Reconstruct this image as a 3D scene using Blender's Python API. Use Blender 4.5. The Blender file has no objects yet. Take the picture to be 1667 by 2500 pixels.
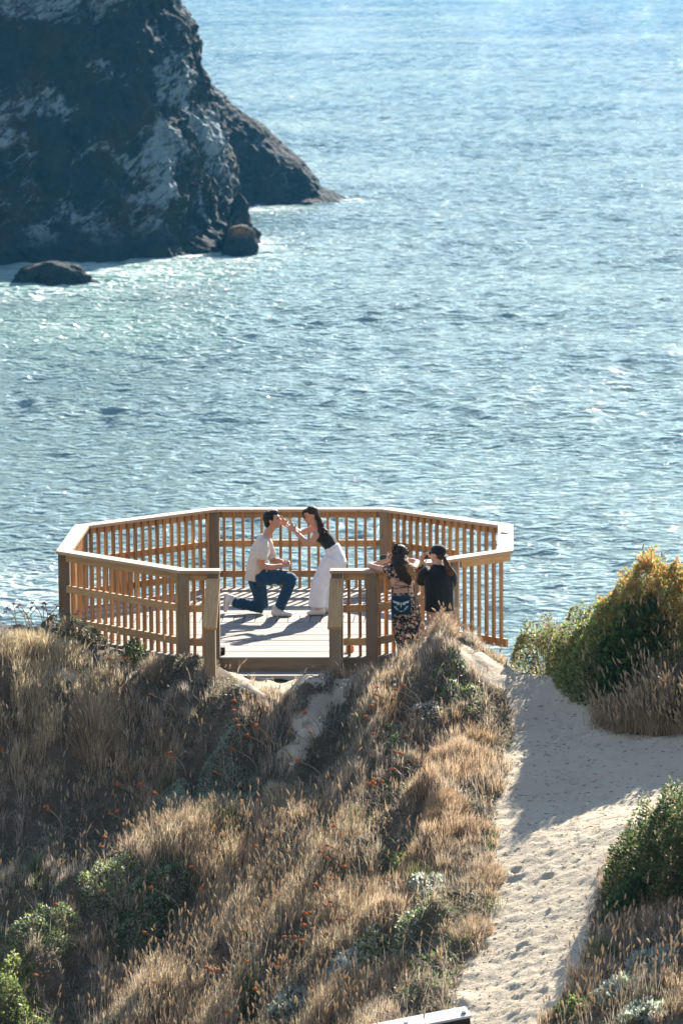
import bpy, bmesh, math, random
import numpy as np
from mathutils import Vector, Matrix

random.seed(7)
rng = np.random.default_rng(11)
R = math.radians
SC = bpy.context.scene
COL = SC.collection

# ------------------------------------------------------------------ camera
F_PX = 11000.0                       # focal length in pixels of the 1667 x 2500 photograph
CAM = np.array([2.99, -57.66, 9.31])
PITCH, YAW, ROLL = 0.136, -0.040, -0.007
FW = np.array([math.sin(YAW)*math.cos(PITCH), math.cos(YAW)*math.cos(PITCH), -math.sin(PITCH)])
_rt = np.array([math.cos(YAW), -math.sin(YAW), 0.0])
_up = np.cross(_rt, FW)
RT = _rt*math.cos(ROLL) + _up*math.sin(ROLL)
UP = -_rt*math.sin(ROLL) + _up*math.cos(ROLL)
cam_d = bpy.data.cameras.new('camera')
cam = bpy.data.objects.new('camera', cam_d)
COL.objects.link(cam)
cam.matrix_world = Matrix(((RT[0], UP[0], -FW[0], CAM[0]), (RT[1], UP[1], -FW[1], CAM[1]),
                           (RT[2], UP[2], -FW[2], CAM[2]), (0, 0, 0, 1)))
cam_d.sensor_fit = 'VERTICAL'
cam_d.sensor_height = 36.0
cam_d.lens = F_PX/2500*36.0
cam_d.clip_start = 0.5
cam_d.clip_end = 20000
cam_d.dof.use_dof = True
cam_d.dof.focus_distance = 57.5
cam_d.dof.aperture_fstop = 5.0
SC.camera = cam

# ------------------------------------------------------------------ sky and sun
SUN_EL, SUN_AZ = 28.5, 19.0          # the sun stands beyond the deck, to the right
world = bpy.data.worlds.new('World')
SC.world = world
world.use_nodes = True
_nt = world.node_tree
_sky = _nt.nodes.new('ShaderNodeTexSky')
_sky.sky_type = 'NISHITA'
_sky.sun_disc = False
_sky.sun_elevation = R(SUN_EL)
_sky.sun_rotation = R(SUN_AZ)
_sky.altitude = 0
_sky.air_density = 1.0
_sky.dust_density = 0.0
_sky.ozone_density = 2.0
_hs = _nt.nodes.new('ShaderNodeHueSaturation')      # a pale, slightly veiled blue
_hs.inputs['Saturation'].default_value = 0.85
_nt.links.new(_sky.outputs[0], _hs.inputs['Color'])
_nt.links.new(_hs.outputs[0], _nt.nodes['Background'].inputs[0])
_nt.nodes['Background'].inputs[1].default_value = 0.08
sun_d = bpy.data.lights.new('sun', 'SUN')
sun_d.energy = 5.0
sun_d.angle = R(0.53)
sun_d.color = (1.0, 0.93, 0.82)
sun = bpy.data.objects.new('sun', sun_d)
COL.objects.link(sun)
_sd = Vector((math.sin(R(SUN_AZ))*math.cos(R(SUN_EL)), math.cos(R(SUN_AZ))*math.cos(R(SUN_EL)), math.sin(R(SUN_EL))))
sun.rotation_euler = _sd.to_track_quat('Z', 'Y').to_euler()
sun.location = (10, 20, 30)
SC.view_settings.view_transform = 'Standard'
SC.view_settings.look = 'None'
SC.view_settings.exposure = 1.8
SC.view_settings.gamma = 1.0
SC.render.engine = 'CYCLES'
SC.cycles.max_bounces = 6
SC.cycles.diffuse_bounces = 3
SC.cycles.glossy_bounces = 2
SC.cycles.transmission_bounces = 4
SC.cycles.transparent_max_bounces = 8
SC.cycles.caustics_reflective = False
SC.cycles.caustics_refractive = False
SC.cycles.sample_clamp_indirect = 4.0
SC.cycles.use_denoising = True
try:
    SC.cycles.denoiser = 'OPENIMAGEDENOISE'
    SC.cycles.denoising_prefilter = 'ACCURATE'
except Exception:
    pass


def ray(u, v):
    return FW + RT*((u - 833.5)/F_PX) - UP*((v - 1250)/F_PX)


def at(u, v, Y=None, Z=None):
    """the point seen at pixel (u, v) of the photograph, on the plane y = Y or z = Z"""
    d = ray(u, v)
    t = (Y - CAM[1])/d[1] if Y is not None else (Z - CAM[2])/d[2]
    return CAM + d*t


def proj(P):
    d = np.asarray(P, float) - CAM
    z = d @ FW
    return 833.5 + F_PX*(d @ RT)/z, 1250 - F_PX*(d @ UP)/z


# ------------------------------------------------------------------ noise
_perm = np.random.default_rng(3).permutation(512).astype(np.int64)
_perm = np.concatenate([_perm, _perm])
_ga = np.random.default_rng(4).uniform(0, 2*np.pi, 512)
_gx, _gy = np.cos(_ga), np.sin(_ga)
_g3 = np.random.default_rng(5).normal(size=(512, 3))
_g3 /= np.linalg.norm(_g3, axis=1)[:, None]


def noise2(x, y):
    x = np.asarray(x, float); y = np.asarray(y, float)
    xi = np.floor(x).astype(np.int64); yi = np.floor(y).astype(np.int64)
    xf = x - xi; yf = y - yi
    u = xf*xf*xf*(xf*(xf*6 - 15) + 10); v = yf*yf*yf*(yf*(yf*6 - 15) + 10)

    def g(ix, iy, dx, dy):
        h = _perm[(_perm[ix & 511] + iy) & 511]
        return _gx[h]*dx + _gy[h]*dy
    a = g(xi, yi, xf, yf); b = g(xi + 1, yi, xf - 1, yf)
    c = g(xi, yi + 1, xf, yf - 1); d = g(xi + 1, yi + 1, xf - 1, yf - 1)
    return ((a + u*(b - a)) + v*((c + u*(d - c)) - (a + u*(b - a))))*1.5


def fbm2(x, y, o=4, gain=.5):
    s = 0; a = 1; f = 1
    for i in range(o):
        s = s + a*noise2(x*f + 17.3*i, y*f - 9.1*i); a *= gain; f *= 2.03
    return s


def noise3(x, y, z):
    xi = np.floor(x).astype(np.int64); yi = np.floor(y).astype(np.int64); zi = np.floor(z).astype(np.int64)
    xf = x - xi; yf = y - yi; zf = z - zi
    f = lambda t: t*t*t*(t*(t*6 - 15) + 10)
    u, v, w = f(xf), f(yf), f(zf)

    def g(i, j, k):
        h = _perm[(_perm[(_perm[(xi + i) & 511] + yi + j) & 511] + zi + k) & 511]
        q = _g3[h]
        return q[..., 0]*(xf - i) + q[..., 1]*(yf - j) + q[..., 2]*(zf - k)
    l = lambda a, b, t: a + t*(b - a)
    return l(l(l(g(0, 0, 0), g(1, 0, 0), u), l(g(0, 1, 0), g(1, 1, 0), u), v),
             l(l(g(0, 0, 1), g(1, 0, 1), u), l(g(0, 1, 1), g(1, 1, 1), u), v), w)*1.6


def sstep(a, b, x):
    t = np.clip((x - a)/(b - a), 0, 1)
    return t*t*(3 - 2*t)


def inpoly(u, v, poly):
    u = np.asarray(u); v = np.asarray(v)
    r = np.zeros(u.shape, bool)
    n = len(poly)
    for i in range(n):
        x1, y1 = poly[i]; x2, y2 = poly[(i + 1) % n]
        if y1 == y2:
            continue
        c = ((y1 > v) != (y2 > v)) & (u < (x2 - x1)*(v - y1)/(y2 - y1) + x1)
        r ^= c
    return r


# ------------------------------------------------------------------ objects
def tag(o, label=None, cat=None, group=None, kind=None):
    if label: o['label'] = label
    if cat: o['category'] = cat
    if group: o['group'] = group
    if kind: o['kind'] = kind
    return o


def empty(name, loc=(0, 0, 0)):
    o = bpy.data.objects.new(name, None)
    o.empty_display_size = .1
    o.location = loc
    COL.objects.link(o)
    return o


def link(name, me, parent=None, mat=None, smooth=False):
    o = bpy.data.objects.new(name, me)
    COL.objects.link(o)
    if mat is not None and not me.materials:
        me.materials.append(mat)
    if smooth:
        me.polygons.foreach_set('use_smooth', np.ones(len(me.polygons), bool))
    if parent is not None:
        o.parent = parent
        o.matrix_parent_inverse = parent.matrix_basis.inverted()
    return o


def np_mesh(name, V, faces, col=None, uv=None):
    """V (n,3); faces: list of integer arrays, each (m, k); col per-vertex (n,3|4); uv per-vertex (n,2)"""
    me = bpy.data.meshes.new(name)
    V = np.ascontiguousarray(V, np.float32)
    faces = [f for f in faces if len(f)]
    loops = np.concatenate([f.ravel() for f in faces]).astype(np.int32)
    tot = np.concatenate([np.full(len(f), f.shape[1]) for f in faces]).astype(np.int32)
    st = np.concatenate([[0], np.cumsum(tot)[:-1]]).astype(np.int32)
    me.vertices.add(len(V)); me.vertices.foreach_set('co', V.ravel())
    me.loops.add(len(loops)); me.loops.foreach_set('vertex_index', loops)
    me.polygons.add(len(tot)); me.polygons.foreach_set('loop_start', st)
    try:
        me.polygons.foreach_set('loop_total', tot)
    except Exception:
        pass
    if col is not None:
        a = me.color_attributes.new('Col', 'FLOAT_COLOR', 'POINT')
        c = np.ones((len(V), 4), np.float32); c[:, :3] = col[:, :3]
        a.data.foreach_set('color', c.ravel())
    if uv is not None:
        l = me.uv_layers.new(name='UVMap')
        l.data.foreach_set('uv', np.ascontiguousarray(uv[loops], np.float32).ravel())
    me.update(calc_edges=True)
    me.validate()
    return me


class MB:
    """collects boxes and tubes with uv running along their length"""
    def __init__(self):
        self.v = []; self.f = []; self.uv = []; self.t = []

    def box(self, c, ax, half, tint=None, grain=0):
        """c centre, ax 3 unit axes, half sizes; the grain runs along axis `grain`"""
        c = np.array(c, float); ax = [np.array(a, float) for a in ax]
        n = len(self.v)
        if tint is None: tint = random.random()
        off = random.random()*50
        P = []
        for k in range(8):
            s = [(1 if k >> i & 1 else -1)*half[i] for i in range(3)]
            P.append(s); self.v.append(c + ax[0]*s[0] + ax[1]*s[1] + ax[2]*s[2])
        o = [i for i in range(3) if i != grain]
        for q in ((0, 4, 6, 2), (1, 3, 7, 5), (0, 1, 5, 4), (2, 6, 7, 3), (0, 2, 3, 1), (4, 5, 7, 6)):
            self.f.append([n + i for i in q])
            self.uv.append([(P[i][grain] + off, P[i][o[0]] + P[i][o[1]] + off*.37) for i in q])
            self.t.append(tint)

    def bar(self, p, q, w, h, up=(0, 0, 1), tint=None, ext=0):
        p = np.array(p, float); q = np.array(q, float)
        d = q - p; L = np.linalg.norm(d); d /= L
        up = np.array(up, float); s = np.cross(up, d); s /= np.linalg.norm(s)
        u = np.cross(d, s)
        self.box((p + q)/2, (d, s, u), (L/2 + ext, w/2, h/2), tint)

    def prism(self, poly, z0, z1, tint=None, grain=(1, 0)):
        n = len(self.v); k = len(poly)
        if tint is None: tint = random.random()
        off = random.random()*50
        for z in (z0, z1):
            for p in poly: self.v.append(np.array((p[0], p[1], z), float))
        g = np.array(grain, float); h = np.array((-g[1], g[0]))
        U = lambda i: (self.v[i][0]*g[0] + self.v[i][1]*g[1] + off, self.v[i][0]*h[0] + self.v[i][1]*h[1] + self.v[i][2] + off*.3)
        fs = [list(range(n + k - 1, n - 1, -1)), list(range(n + k, n + 2*k))]
        for i in range(k):
            j = (i + 1) % k
            fs.append([n + i, n + j, n + k + j, n + k + i])
        for q in fs:
            self.f.append(q); self.uv.append([U(i) for i in q]); self.t.append(tint)

    def tube(self, pts, rad, n=8, tint=None):
        pts = [np.array(p, float) for p in pts]
        if not hasattr(rad, '__len__'): rad = [rad]*len(pts)
        if tint is None: tint = random.random()
        base = len(self.v); L = 0
        for i, p in enumerate(pts):
            d = pts[min(i + 1, len(pts) - 1)] - pts[max(i - 1, 0)]
            d /= max(np.linalg.norm(d), 1e-9)
            a = np.array((0, 0, 1.0)) if abs(d[2]) < .9 else np.array((1.0, 0, 0))
            s = np.cross(a, d); s /= np.linalg.norm(s); u = np.cross(d, s)
            for k in range(n):
                t = 2*math.pi*k/n
                self.v.append(p + (s*math.cos(t) + u*math.sin(t))*rad[i])
        for i in range(len(pts) - 1):
            for k in range(n):
                k2 = (k + 1) % n
                self.f.append([base + i*n + k, base + i*n + k2, base + (i + 1)*n + k2, base + (i + 1)*n + k])
                self.uv.append([(i*.1, k/n), (i*.1, (k + 1)/n), (i*.1 + .1, (k + 1)/n), (i*.1 + .1, k/n)]); self.t.append(tint)
        for q in (list(range(base + n - 1, base - 1, -1)), list(range(base + (len(pts) - 1)*n, base + len(pts)*n))):
            self.f.append(q); self.uv.append([(0, 0)]*n); self.t.append(tint)

    def ball(self, c, r, nu=10, nv=7, tint=None, axes=None):
        c = np.array(c, float)
        if not hasattr(r, '__len__'): r = (r, r, r)
        A = np.eye(3) if axes is None else np.array(axes, float)
        if tint is None: tint = random.random()
        b = len(self.v)
        for j in range(nv + 1):
            ph = math.pi*j/nv
            for i in range(nu):
                th = 2*math.pi*i/nu
                q = (r[0]*math.sin(ph)*math.cos(th), r[1]*math.sin(ph)*math.sin(th), r[2]*math.cos(ph))
                self.v.append(c + A[0]*q[0] + A[1]*q[1] + A[2]*q[2])
        for j in range(nv):
            for i in range(nu):
                i2 = (i + 1) % nu
                self.f.append([b + j*nu + i, b + (j + 1)*nu + i, b + (j + 1)*nu + i2, b + j*nu + i2])
                self.uv.append([(0, 0)]*4); self.t.append(tint)

    def build(self, name, mat, parent=None, smooth=False, origin=None):
        me = bpy.data.meshes.new(name)
        V = np.array(self.v, float)
        if origin is not None:
            V = V - np.array(origin, float)
        me.from_pydata([tuple(p) for p in V], [], self.f)
        l = me.uv_layers.new(name='UVMap')
        l.data.foreach_set('uv', np.array([c for q in self.uv for c in q], np.float32).ravel())
        a = me.attributes.new('tint', 'FLOAT', 'FACE')
        a.data.foreach_set('value', np.array(self.t, np.float32))
        me.materials.append(mat)
        o = link(name, me, None, None, smooth)
        if origin is not None: o.location = tuple(origin)
        if parent is not None:
            o.parent = parent
            o.matrix_parent_inverse = parent.matrix_basis.inverted()
        return o


# ------------------------------------------------------------------ materials
class NT:
    def __init__(self, name):
        self.m = bpy.data.materials.new(name); self.m.use_nodes = True
        self.t = self.m.node_tree; self.b = self.t.nodes['Principled BSDF']; self.out = self.t.nodes['Material Output']

    def n(self, typ, **kw):
        x = self.t.nodes.new('ShaderNode' + typ)
        for k, v in kw.items(): setattr(x, k, v)
        return x

    def l(self, a, b): self.t.links.new(a, b)

    def noise(self, vec, scale, detail=4, rough=.55, dist=0, stretch=None):
        x = self.n('TexNoise'); x.inputs['Scale'].default_value = scale; x.inputs['Detail'].default_value = detail
        x.inputs['Roughness'].default_value = rough; x.inputs['Distortion'].default_value = dist
        if stretch is not None:
            mp = self.n('Mapping'); mp.inputs['Scale'].default_value = stretch
            self.l(vec, mp.inputs['Vector']); vec = mp.outputs[0]
        self.l(vec, x.inputs['Vector'])
        return x.outputs['Fac']

    def ramp(self, fac, stops):
        x = self.n('ValToRGB'); e = x.color_ramp.elements
        while len(e) < len(stops): e.new(.5)
        for i, (p, c) in enumerate(stops):
            e[i].position = p
            e[i].color = (c, c, c, 1) if not hasattr(c, '__len__') else tuple(c)[:3] + (1,)
        self.l(fac, x.inputs[0])
        return x.outputs[0]

    def mix(self, fac, a, b, mode='MIX'):
        x = self.n('Mix', data_type='RGBA', blend_type=mode)
        for s, v in ((0, fac), (6, a), (7, b)):
            if hasattr(v, 'is_linked') or isinstance(v, bpy.types.NodeSocket): self.l(v, x.inputs[s])
            elif s == 0: x.inputs[0].default_value = v
            else: x.inputs[s].default_value = tuple(v)[:3] + (1,)
        return x.outputs[2]

    def math(self, op, a, b=None, clamp=False):
        x = self.n('Math', operation=op); x.use_clamp = clamp
        for i, v in enumerate((a, b)):
            if v is None: continue
            if isinstance(v, bpy.types.NodeSocket): self.l(v, x.inputs[i])
            else: x.inputs[i].default_value = v
        return x.outputs[0]

    def bump(self, h, strength=.3, dist=.02):
        x = self.n('Bump'); x.inputs['Strength'].default_value = strength; x.inputs['Distance'].default_value = dist
        self.l(h, x.inputs['Height']); self.l(x.outputs[0], self.b.inputs['Normal'])
        return x

    def attr(self, name): return self.n('Attribute', attribute_name=name)
    def obj(self): return self.n('TexCoord').outputs['Object']
    def uvc(self): return self.n('TexCoord').outputs['UV']

    def set(self, **kw):
        for k, v in kw.items():
            s = self.b.inputs[k.replace('_', ' ')]
            if isinstance(v, bpy.types.NodeSocket): self.l(v, s)
            else: s.default_value = (tuple(v) + (1,)) if hasattr(v, '__len__') and len(v) == 3 else v


def mat_wood(name, dark, light, grey=None, rough=.7, var=.5):
    k = NT(name); uv = k.uvc()
    oi = k.n('ObjectInfo').outputs['Random']; ti = k.attr('tint').outputs['Fac']
    rnd = k.math('FRACT', k.math('ADD', oi, ti))
    sh = k.n('VectorMath', operation='ADD'); k.l(uv, sh.inputs[0])
    cb = k.n('CombineXYZ'); k.l(k.math('MULTIPLY', oi, 31.0), cb.inputs[0]); k.l(k.math('MULTIPLY', oi, 17.0), cb.inputs[1])
    k.l(cb.outputs[0], sh.inputs[1]); uv = sh.outputs[0]
    g = k.noise(uv, 1, 6, .65, .6, (3, 45, 1))
    big = k.noise(uv, 1, 3, .5, .3, (1.6, 5, 1))
    c = k.ramp(g, [(.3, dark), (.68, light)])
    if grey is not None:
        c = k.mix(k.ramp(big, [(.42, 0), (.7, .75)]), c, grey)
    v = k.math('ADD', k.math('MULTIPLY', rnd, var), .97 - var*.5)
    hs = k.n('HueSaturation'); k.l(c, hs.inputs['Color']); k.l(v, hs.inputs['Value'])
    kn = k.n('TexVoronoi'); kn.inputs['Scale'].default_value = 1
    mp = k.n('Mapping'); mp.inputs['Scale'].default_value = (2.2, 9, 1); k.l(uv, mp.inputs[0]); k.l(mp.outputs[0], kn.inputs['Vector'])
    knot = k.ramp(kn.outputs['Distance'], [(.05, 1), (.1, 0)])
    c = k.mix(k.math('MULTIPLY', knot, .55), hs.outputs[0], (dark[0]*.35, dark[1]*.3, dark[2]*.3))
    k.set(Base_Color=c, Roughness=rough)
    k.bump(g, .35, .004)
    return k.m


def mat_leaf(name, base=None, trans=.5, rough=.6, spec=.3, use_col=True):
    """thin leaf or blade: part of the light passes through"""
    k = NT(name)
    col = k.attr('Col').outputs['Color'] if use_col else None
    if col is None:
        rr = k.n('RGB'); rr.outputs[0].default_value = tuple(base) + (1,); col = rr.outputs[0]
    k.set(Base_Color=col, Roughness=rough); k.b.inputs['Specular IOR Level'].default_value = spec
    tr = k.n('BsdfTranslucent'); k.l(col, tr.inputs[0])
    mx = k.n('MixShader'); mx.inputs[0].default_value = trans
    k.l(k.b.outputs[0], mx.inputs[1]); k.l(tr.outputs[0], mx.inputs[2]); k.l(mx.outputs[0], k.out.inputs[0])
    return k.m


def mat_plain(name, col, rough=.6, var=.15, scale=20, bump=0., bscale=60, spec=.5, sheen=0., metallic=0.):
    k = NT(name); o = k.obj()
    f = k.noise(o, scale, 4)
    lo = tuple(c*(1 - var) for c in col); hi = tuple(min(1, c*(1 + var)) for c in col)
    k.set(Base_Color=k.ramp(f, [(.3, lo), (.7, hi)]), Roughness=rough, Metallic=metallic)
    k.b.inputs['Specular IOR Level'].default_value = spec
    if sheen: k.b.inputs['Sheen Weight'].default_value = sheen
    if bump: k.bump(k.noise(o, bscale, 5), bump, .01)
    return k.m
# ================================================================== sea
SEA_Z = -16.0


def mat_sea():
    k = NT('sea_water'); o = k.obj()
    gv = k.n('NewGeometry').outputs['Position']
    foam = k.attr('Col').outputs['Color']
    sep = k.n('SeparateColor'); k.l(foam, sep.inputs[0])
    n1 = k.noise(gv, 1, 3, .5, .3, (.8, 1.9, 1))
    n2 = k.noise(gv, 1, 2, .5, .3, (1.5, 3.0, 1))
    n3 = k.noise(gv, 1, 2, .5, 0, (7, 12, 1))
    h = k.math('ADD', k.math('MULTIPLY', n1, .34), k.math('ADD', k.math('MULTIPLY', n2, .54), k.math('MULTIPLY', n3, .02)))
    body = k.ramp(k.noise(gv, .06, 2), [(.35, (.145, .21, .21)), (.65, (.17, .235, .23))])
    sy = k.n('SeparateXYZ'); k.l(gv, sy.inputs[0])           # colour made darker and bluer with distance, to offset the pale far glare
    body = k.mix(k.ramp(k.math('MULTIPLY', sy.outputs[1], .001), [(.22, 0), (.80, 1)]), body, (.03, .085, .12))
    body = k.mix(sep.outputs[1], body, (.10, .22, .18))
    fn = k.noise(gv, 1, 6, .75, 1.2, (.3, 1.0, 1))
    fm = k.math('MULTIPLY', sep.outputs[0], k.ramp(fn, [(.41, 0), (.56, 1)]))
    c = k.mix(fm, body, (.75, .8, .8))
    k.set(Base_Color=c, Roughness=k.math('ADD', k.math('MULTIPLY', fm, .5), .03), IOR=1.333)
    bn = k.bump(h, 1.0, 1.0)
    df = k.n('BsdfDiffuse'); k.l(c, df.inputs['Color']); k.l(bn.outputs[0], df.inputs['Normal'])     # diffuse share mixed in to weaken the glare on the water
    mx = k.n('MixShader'); mx.inputs[0].default_value = .44
    k.l(k.b.outputs[0], mx.inputs[1]); k.l(df.outputs[0], mx.inputs[2]); k.l(mx.outputs[0], k.out.inputs[0])
    return k.m


def build_sea():
    d = [118.0]
    while d[-1] < 9000:
        s = .22 if d[-1] < 260 else .22 + .40*min(1, (d[-1] - 260)/500)
        if d[-1] > 1200: s = max(s, (d[-1] - 1200)*.12)
        d.append(d[-1] + s)
    d = np.array(d)
    t = np.concatenate([np.linspace(-1.6, -.20, 40)[:-1], np.linspace(-.20, .20, 500), np.linspace(.20, 1.6, 40)[1:]])
    D, T = np.meshgrid(d, t, indexing='ij')
    fx, fy = math.sin(YAW), math.cos(YAW)
    X = CAM[0] + D*fx + D*T*fy
    Yw = CAM[1] + D*fy - D*T*fx
    dy = np.gradient(d)
    dt = np.gradient(t)
    cell = np.maximum(dy[:, None], 0)*np.ones_like(T)
    cellx = D*dt[None, :]
    X = X.astype(np.float32); Yw = Yw.astype(np.float32); cell = cell.astype(np.float32); cellx = cellx.astype(np.float32)
    Z = np.zeros_like(X); DX = np.zeros_like(X); DY = np.zeros_like(X)
    r = np.random.default_rng(21)
    for i in range(72):
        lam = math.exp(r.uniform(math.log(.5), math.log(4.2)))
        a = R(-98 + r.normal()*30)             # travelling towards the shore
        kk = 2*math.pi/lam
        amp = .050/kk*(.6 if lam > 2.6 else 1.0)
        ph = r.uniform(0, 6.28)
        th = kk*(X*math.cos(a) + Yw*math.sin(a)) + ph
        env = 1.0 if i % 3 else (.7 + .6*noise2(X/14 + i*3.1, Yw/14 - i*1.7)).astype(np.float32)
        w = sstep(1.8, 3.4, lam/np.maximum(cell, 1e-3))*sstep(1.8, 3.4, lam/np.maximum(cellx*abs(math.cos(a)) + 1e-3, 1e-3))*env
        Z += w*amp*np.cos(th)
        DX -= w*amp*.5*math.cos(a)*np.sin(th); DY -= w*amp*.5*math.sin(a)*np.sin(th)
    calm = (.72 + .4*noise2(X/60, Yw/38) + .25*noise2(X/19 + 7, Yw/13)).astype(np.float32)     # wind patches
    Z *= calm; DX *= calm; DY *= calm
    V = np.stack([X + DX, Yw + DY, SEA_Z + Z], -1)
    n, m = X.shape
    i = np.arange(n - 1)[:, None]*m + np.arange(m - 1)[None, :]
    q = np.stack([i, i + 1, i + m + 1, i + m], -1).reshape(-1, 4)
    # foam and paler green water in the surf that lies round the rocks
    foam = np.zeros_like(X); green = np.zeros_like(X)
    for (u, v, ru, rv, s, g) in ((330, 665, 300, 42, .56, 1.0), (120, 705, 260, 26, .55, .9), (590, 590, 90, 16, .75, .5), (640, 512, 120, 9, .7, .5),
                                 (860, 488, 55, 7, .6, .3), (480, 620, 240, 30, .75, .8), (250, 790, 330, 60, .22, .6), (30, 1440, 200, 50, .5, .2)):
        c = at(u, v, Z=SEA_Z); e = at(u + ru, v, Z=SEA_Z); b = at(u, v - rv, Z=SEA_Z)
        rx = abs(e[0] - c[0]); ry = abs(b[1] - c[1])
        g2 = np.exp(-((X - c[0])/rx)**2 - ((Yw - c[1])/ry)**2)
        foam = np.maximum(foam, s*g2); green = np.maximum(green, g*g2)
    # scattered breaking crests
    cr = sstep(.55, .9, noise2(X/9, Yw/4.5))*sstep(.05, .22, Z)
    foam = np.maximum(foam, .35*cr)
    col = np.stack([foam, green, np.zeros_like(foam)], -1).reshape(-1, 3)
    me = np_mesh('sea', V.reshape(-1, 3), [q], col)
    o = link('sea', me, None, mat_sea(), True)
    tag(o, kind='structure')
    return o


build_sea()


# ================================================================== rocks
def mat_rock(name, light_amt=1.0, lichen=0.0):
    k = NT(name); o = k.n('NewGeometry').outputs['Position']
    a = k.noise(o, .35, 8, .62, .4)
    b = k.noise(o, 1.6, 6, .6)
    c = k.mix(b, (.010, .018, .025), (.040, .052, .058))  # blue of the shade is mixed into the rock tones
    c = k.mix(k.ramp(a, [(.45, 0), (.7, .6)]), c, (.06, .052, .038))
    if light_amt:
        big = k.noise(o, .17, 3, .5, .9, (1, 1, 1.15))
        mp = k.n('Mapping'); mp.inputs['Rotation'].default_value = (0, R(38), 0); k.l(o, mp.inputs[0])
        fine = k.noise(mp.outputs[0], 1.5, 9, .78, .5, (.5, 1, 1.6))
        m = k.math('ADD', k.math('MULTIPLY', big, .75), k.math('MULTIPLY', fine, .88))
        m = k.ramp(m, [(.845, 0), (.95, 1)])
        m = k.math('MULTIPLY', m, light_amt)
        # guano and salt lie above the wave-washed band
        sp = k.n('SeparateXYZ'); k.l(o, sp.inputs[0])
        m = k.math('MULTIPLY', m, k.ramp(k.math('MULTIPLY', k.math('ADD', sp.outputs[2], 16.0), .1), [(.10, 0), (.26, 1)]))
        c = k.mix(m, c, (.33, .41, .46))  # pale patches, tinted with the same shade blue
    if lichen:
        sp = k.n('SeparateXYZ'); k.l(o, sp.inputs[0])
        lm = k.math('MULTIPLY', k.ramp(k.noise(o, 1.6, 5, .7), [(.46, 0), (.6, lichen)]), k.ramp(k.math('ADD', k.math('MULTIPLY', sp.outputs[2], .3), 4.6), [(.15, 0), (.4, 1)]))
        c = k.mix(lm, c, (.5, .27, .09))
    k.set(Base_Color=c, Roughness=.9)
    k.b.inputs['Specular IOR Level'].default_value = .15
    mp2 = k.n('Mapping'); mp2.inputs['Rotation'].default_value = (.3, .6, 0); mp2.inputs['Scale'].default_value = (1, 1, .6); k.l(o, mp2.inputs[0])
    h = k.math('ADD', k.math('MULTIPLY', k.noise(o, .9, 8, .65), 1.0), k.math('MULTIPLY', k.noise(o, 4, 6, .6), .3))
    for sc_, am in ((.55, .9), (1.7, .35)):
        vo = k.n('TexVoronoi'); vo.inputs['Scale'].default_value = sc_; vo.inputs['Randomness'].default_value = 1
        k.l(mp2.outputs[0], vo.inputs['Vector']); h = k.math('ADD', h, k.math('MULTIPLY', vo.outputs['Distance'], am))
    k.bump(h, 1.0, 1.0)
    return k.m


def build_rock(name, u0, dist, prof, ysq, amp, mat, nth=420, nz=230, seed=0, lobes=(), wl=1.0):
    """prof: (u, v) pixels of the right outline at the given distance, from the top down to the water"""
    Yp = CAM[1] + dist
    P = [at(u, v, Y=Yp) for u, v in prof]
    cx = at(u0, 600, Y=Yp)[0]
    zs = np.array([p[2] for p in P]); rs = np.array([p[0] - cx for p in P])
    o = np.argsort(zs); zs, rs = zs[o], rs[o]
    z = np.linspace(SEA_Z - 2.5, zs[-1], nz)
    th = np.linspace(0, 2*np.pi, nth, endpoint=False)
    Zg, Tg = np.meshgrid(z, th, indexing='ij')
    rad = np.interp(Zg, zs, rs)
    for (ang, wid, z0, z1, ex) in lobes:
        dd = np.angle(np.exp(1j*(Tg - R(ang))))
        rad = rad*(1 + ex*np.exp(-(dd/R(wid))**2)*sstep(z1, z0, Zg))
    X = cx + rad*np.cos(Tg); Y = Yp + rad*ysq*np.sin(Tg)
    sx = seed*13.7
    def rid(f, o=5):
        s = 0; a = 1
        for i in range(o):
            q = 1 - np.abs(noise3(X*f + sx, Y*f, Zg*f*.8))*2; s = s + a*q; a *= .5; f *= 2.1
        return s
    big = noise3(X*.10 + sx, Y*.10, Zg*.07)*1.2 + noise3(X*.25 + sx, Y*.25, Zg*.17)*.7
    diag = noise3((X*.5 + Zg*.35)*.5 + sx, Y*.3, (Zg*.6 - X*.3)*.35)
    if wl > 1: big = big*.3 + noise3(X*.9 + sx, Y*.9, Zg*.9)*1.1 + noise3(X*2.1 + sx, Y*2.1, Zg*2.1)*.6
    n = (big*1.0 + diag*.7 + (rid(.22*wl) - 1.0)*.5 + (rid(.75*wl, 3) - 1.0)*.26 + noise3(X*1.3, Y*1.3, Zg*1.3 + sx)*.2 + noise3(X*2.9, Y*2.9, Zg*2.9 + sx)*.14)*amp
    n = n*np.clip(rad/2.5, .15, 1)
    # the outline that was measured stays where it was measured
    X = X + n*np.cos(Tg); Y = Y + n*np.sin(Tg)*1.0
    Z2 = Zg + noise3(X*.4 + 9, Y*.4, Zg*.4)*amp*.35*sstep(SEA_Z - 1, SEA_Z + 2, Zg)
    V = np.stack([X, Y, Z2], -1).reshape(-1, 3)
    i = np.arange(nz - 1)[:, None]*nth + np.arange(nth)[None, :]
    j = np.arange(nz - 1)[:, None]*nth + (np.arange(nth)[None, :] + 1) % nth
    q = np.stack([i, j, j + nth, i + nth], -1).reshape(-1, 4)
    top = np.arange((nz - 1)*nth, nz*nth)[None, :]
    me = np_mesh(name, V, [q, top])
    return link(name, me, None, mat, False)


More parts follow.
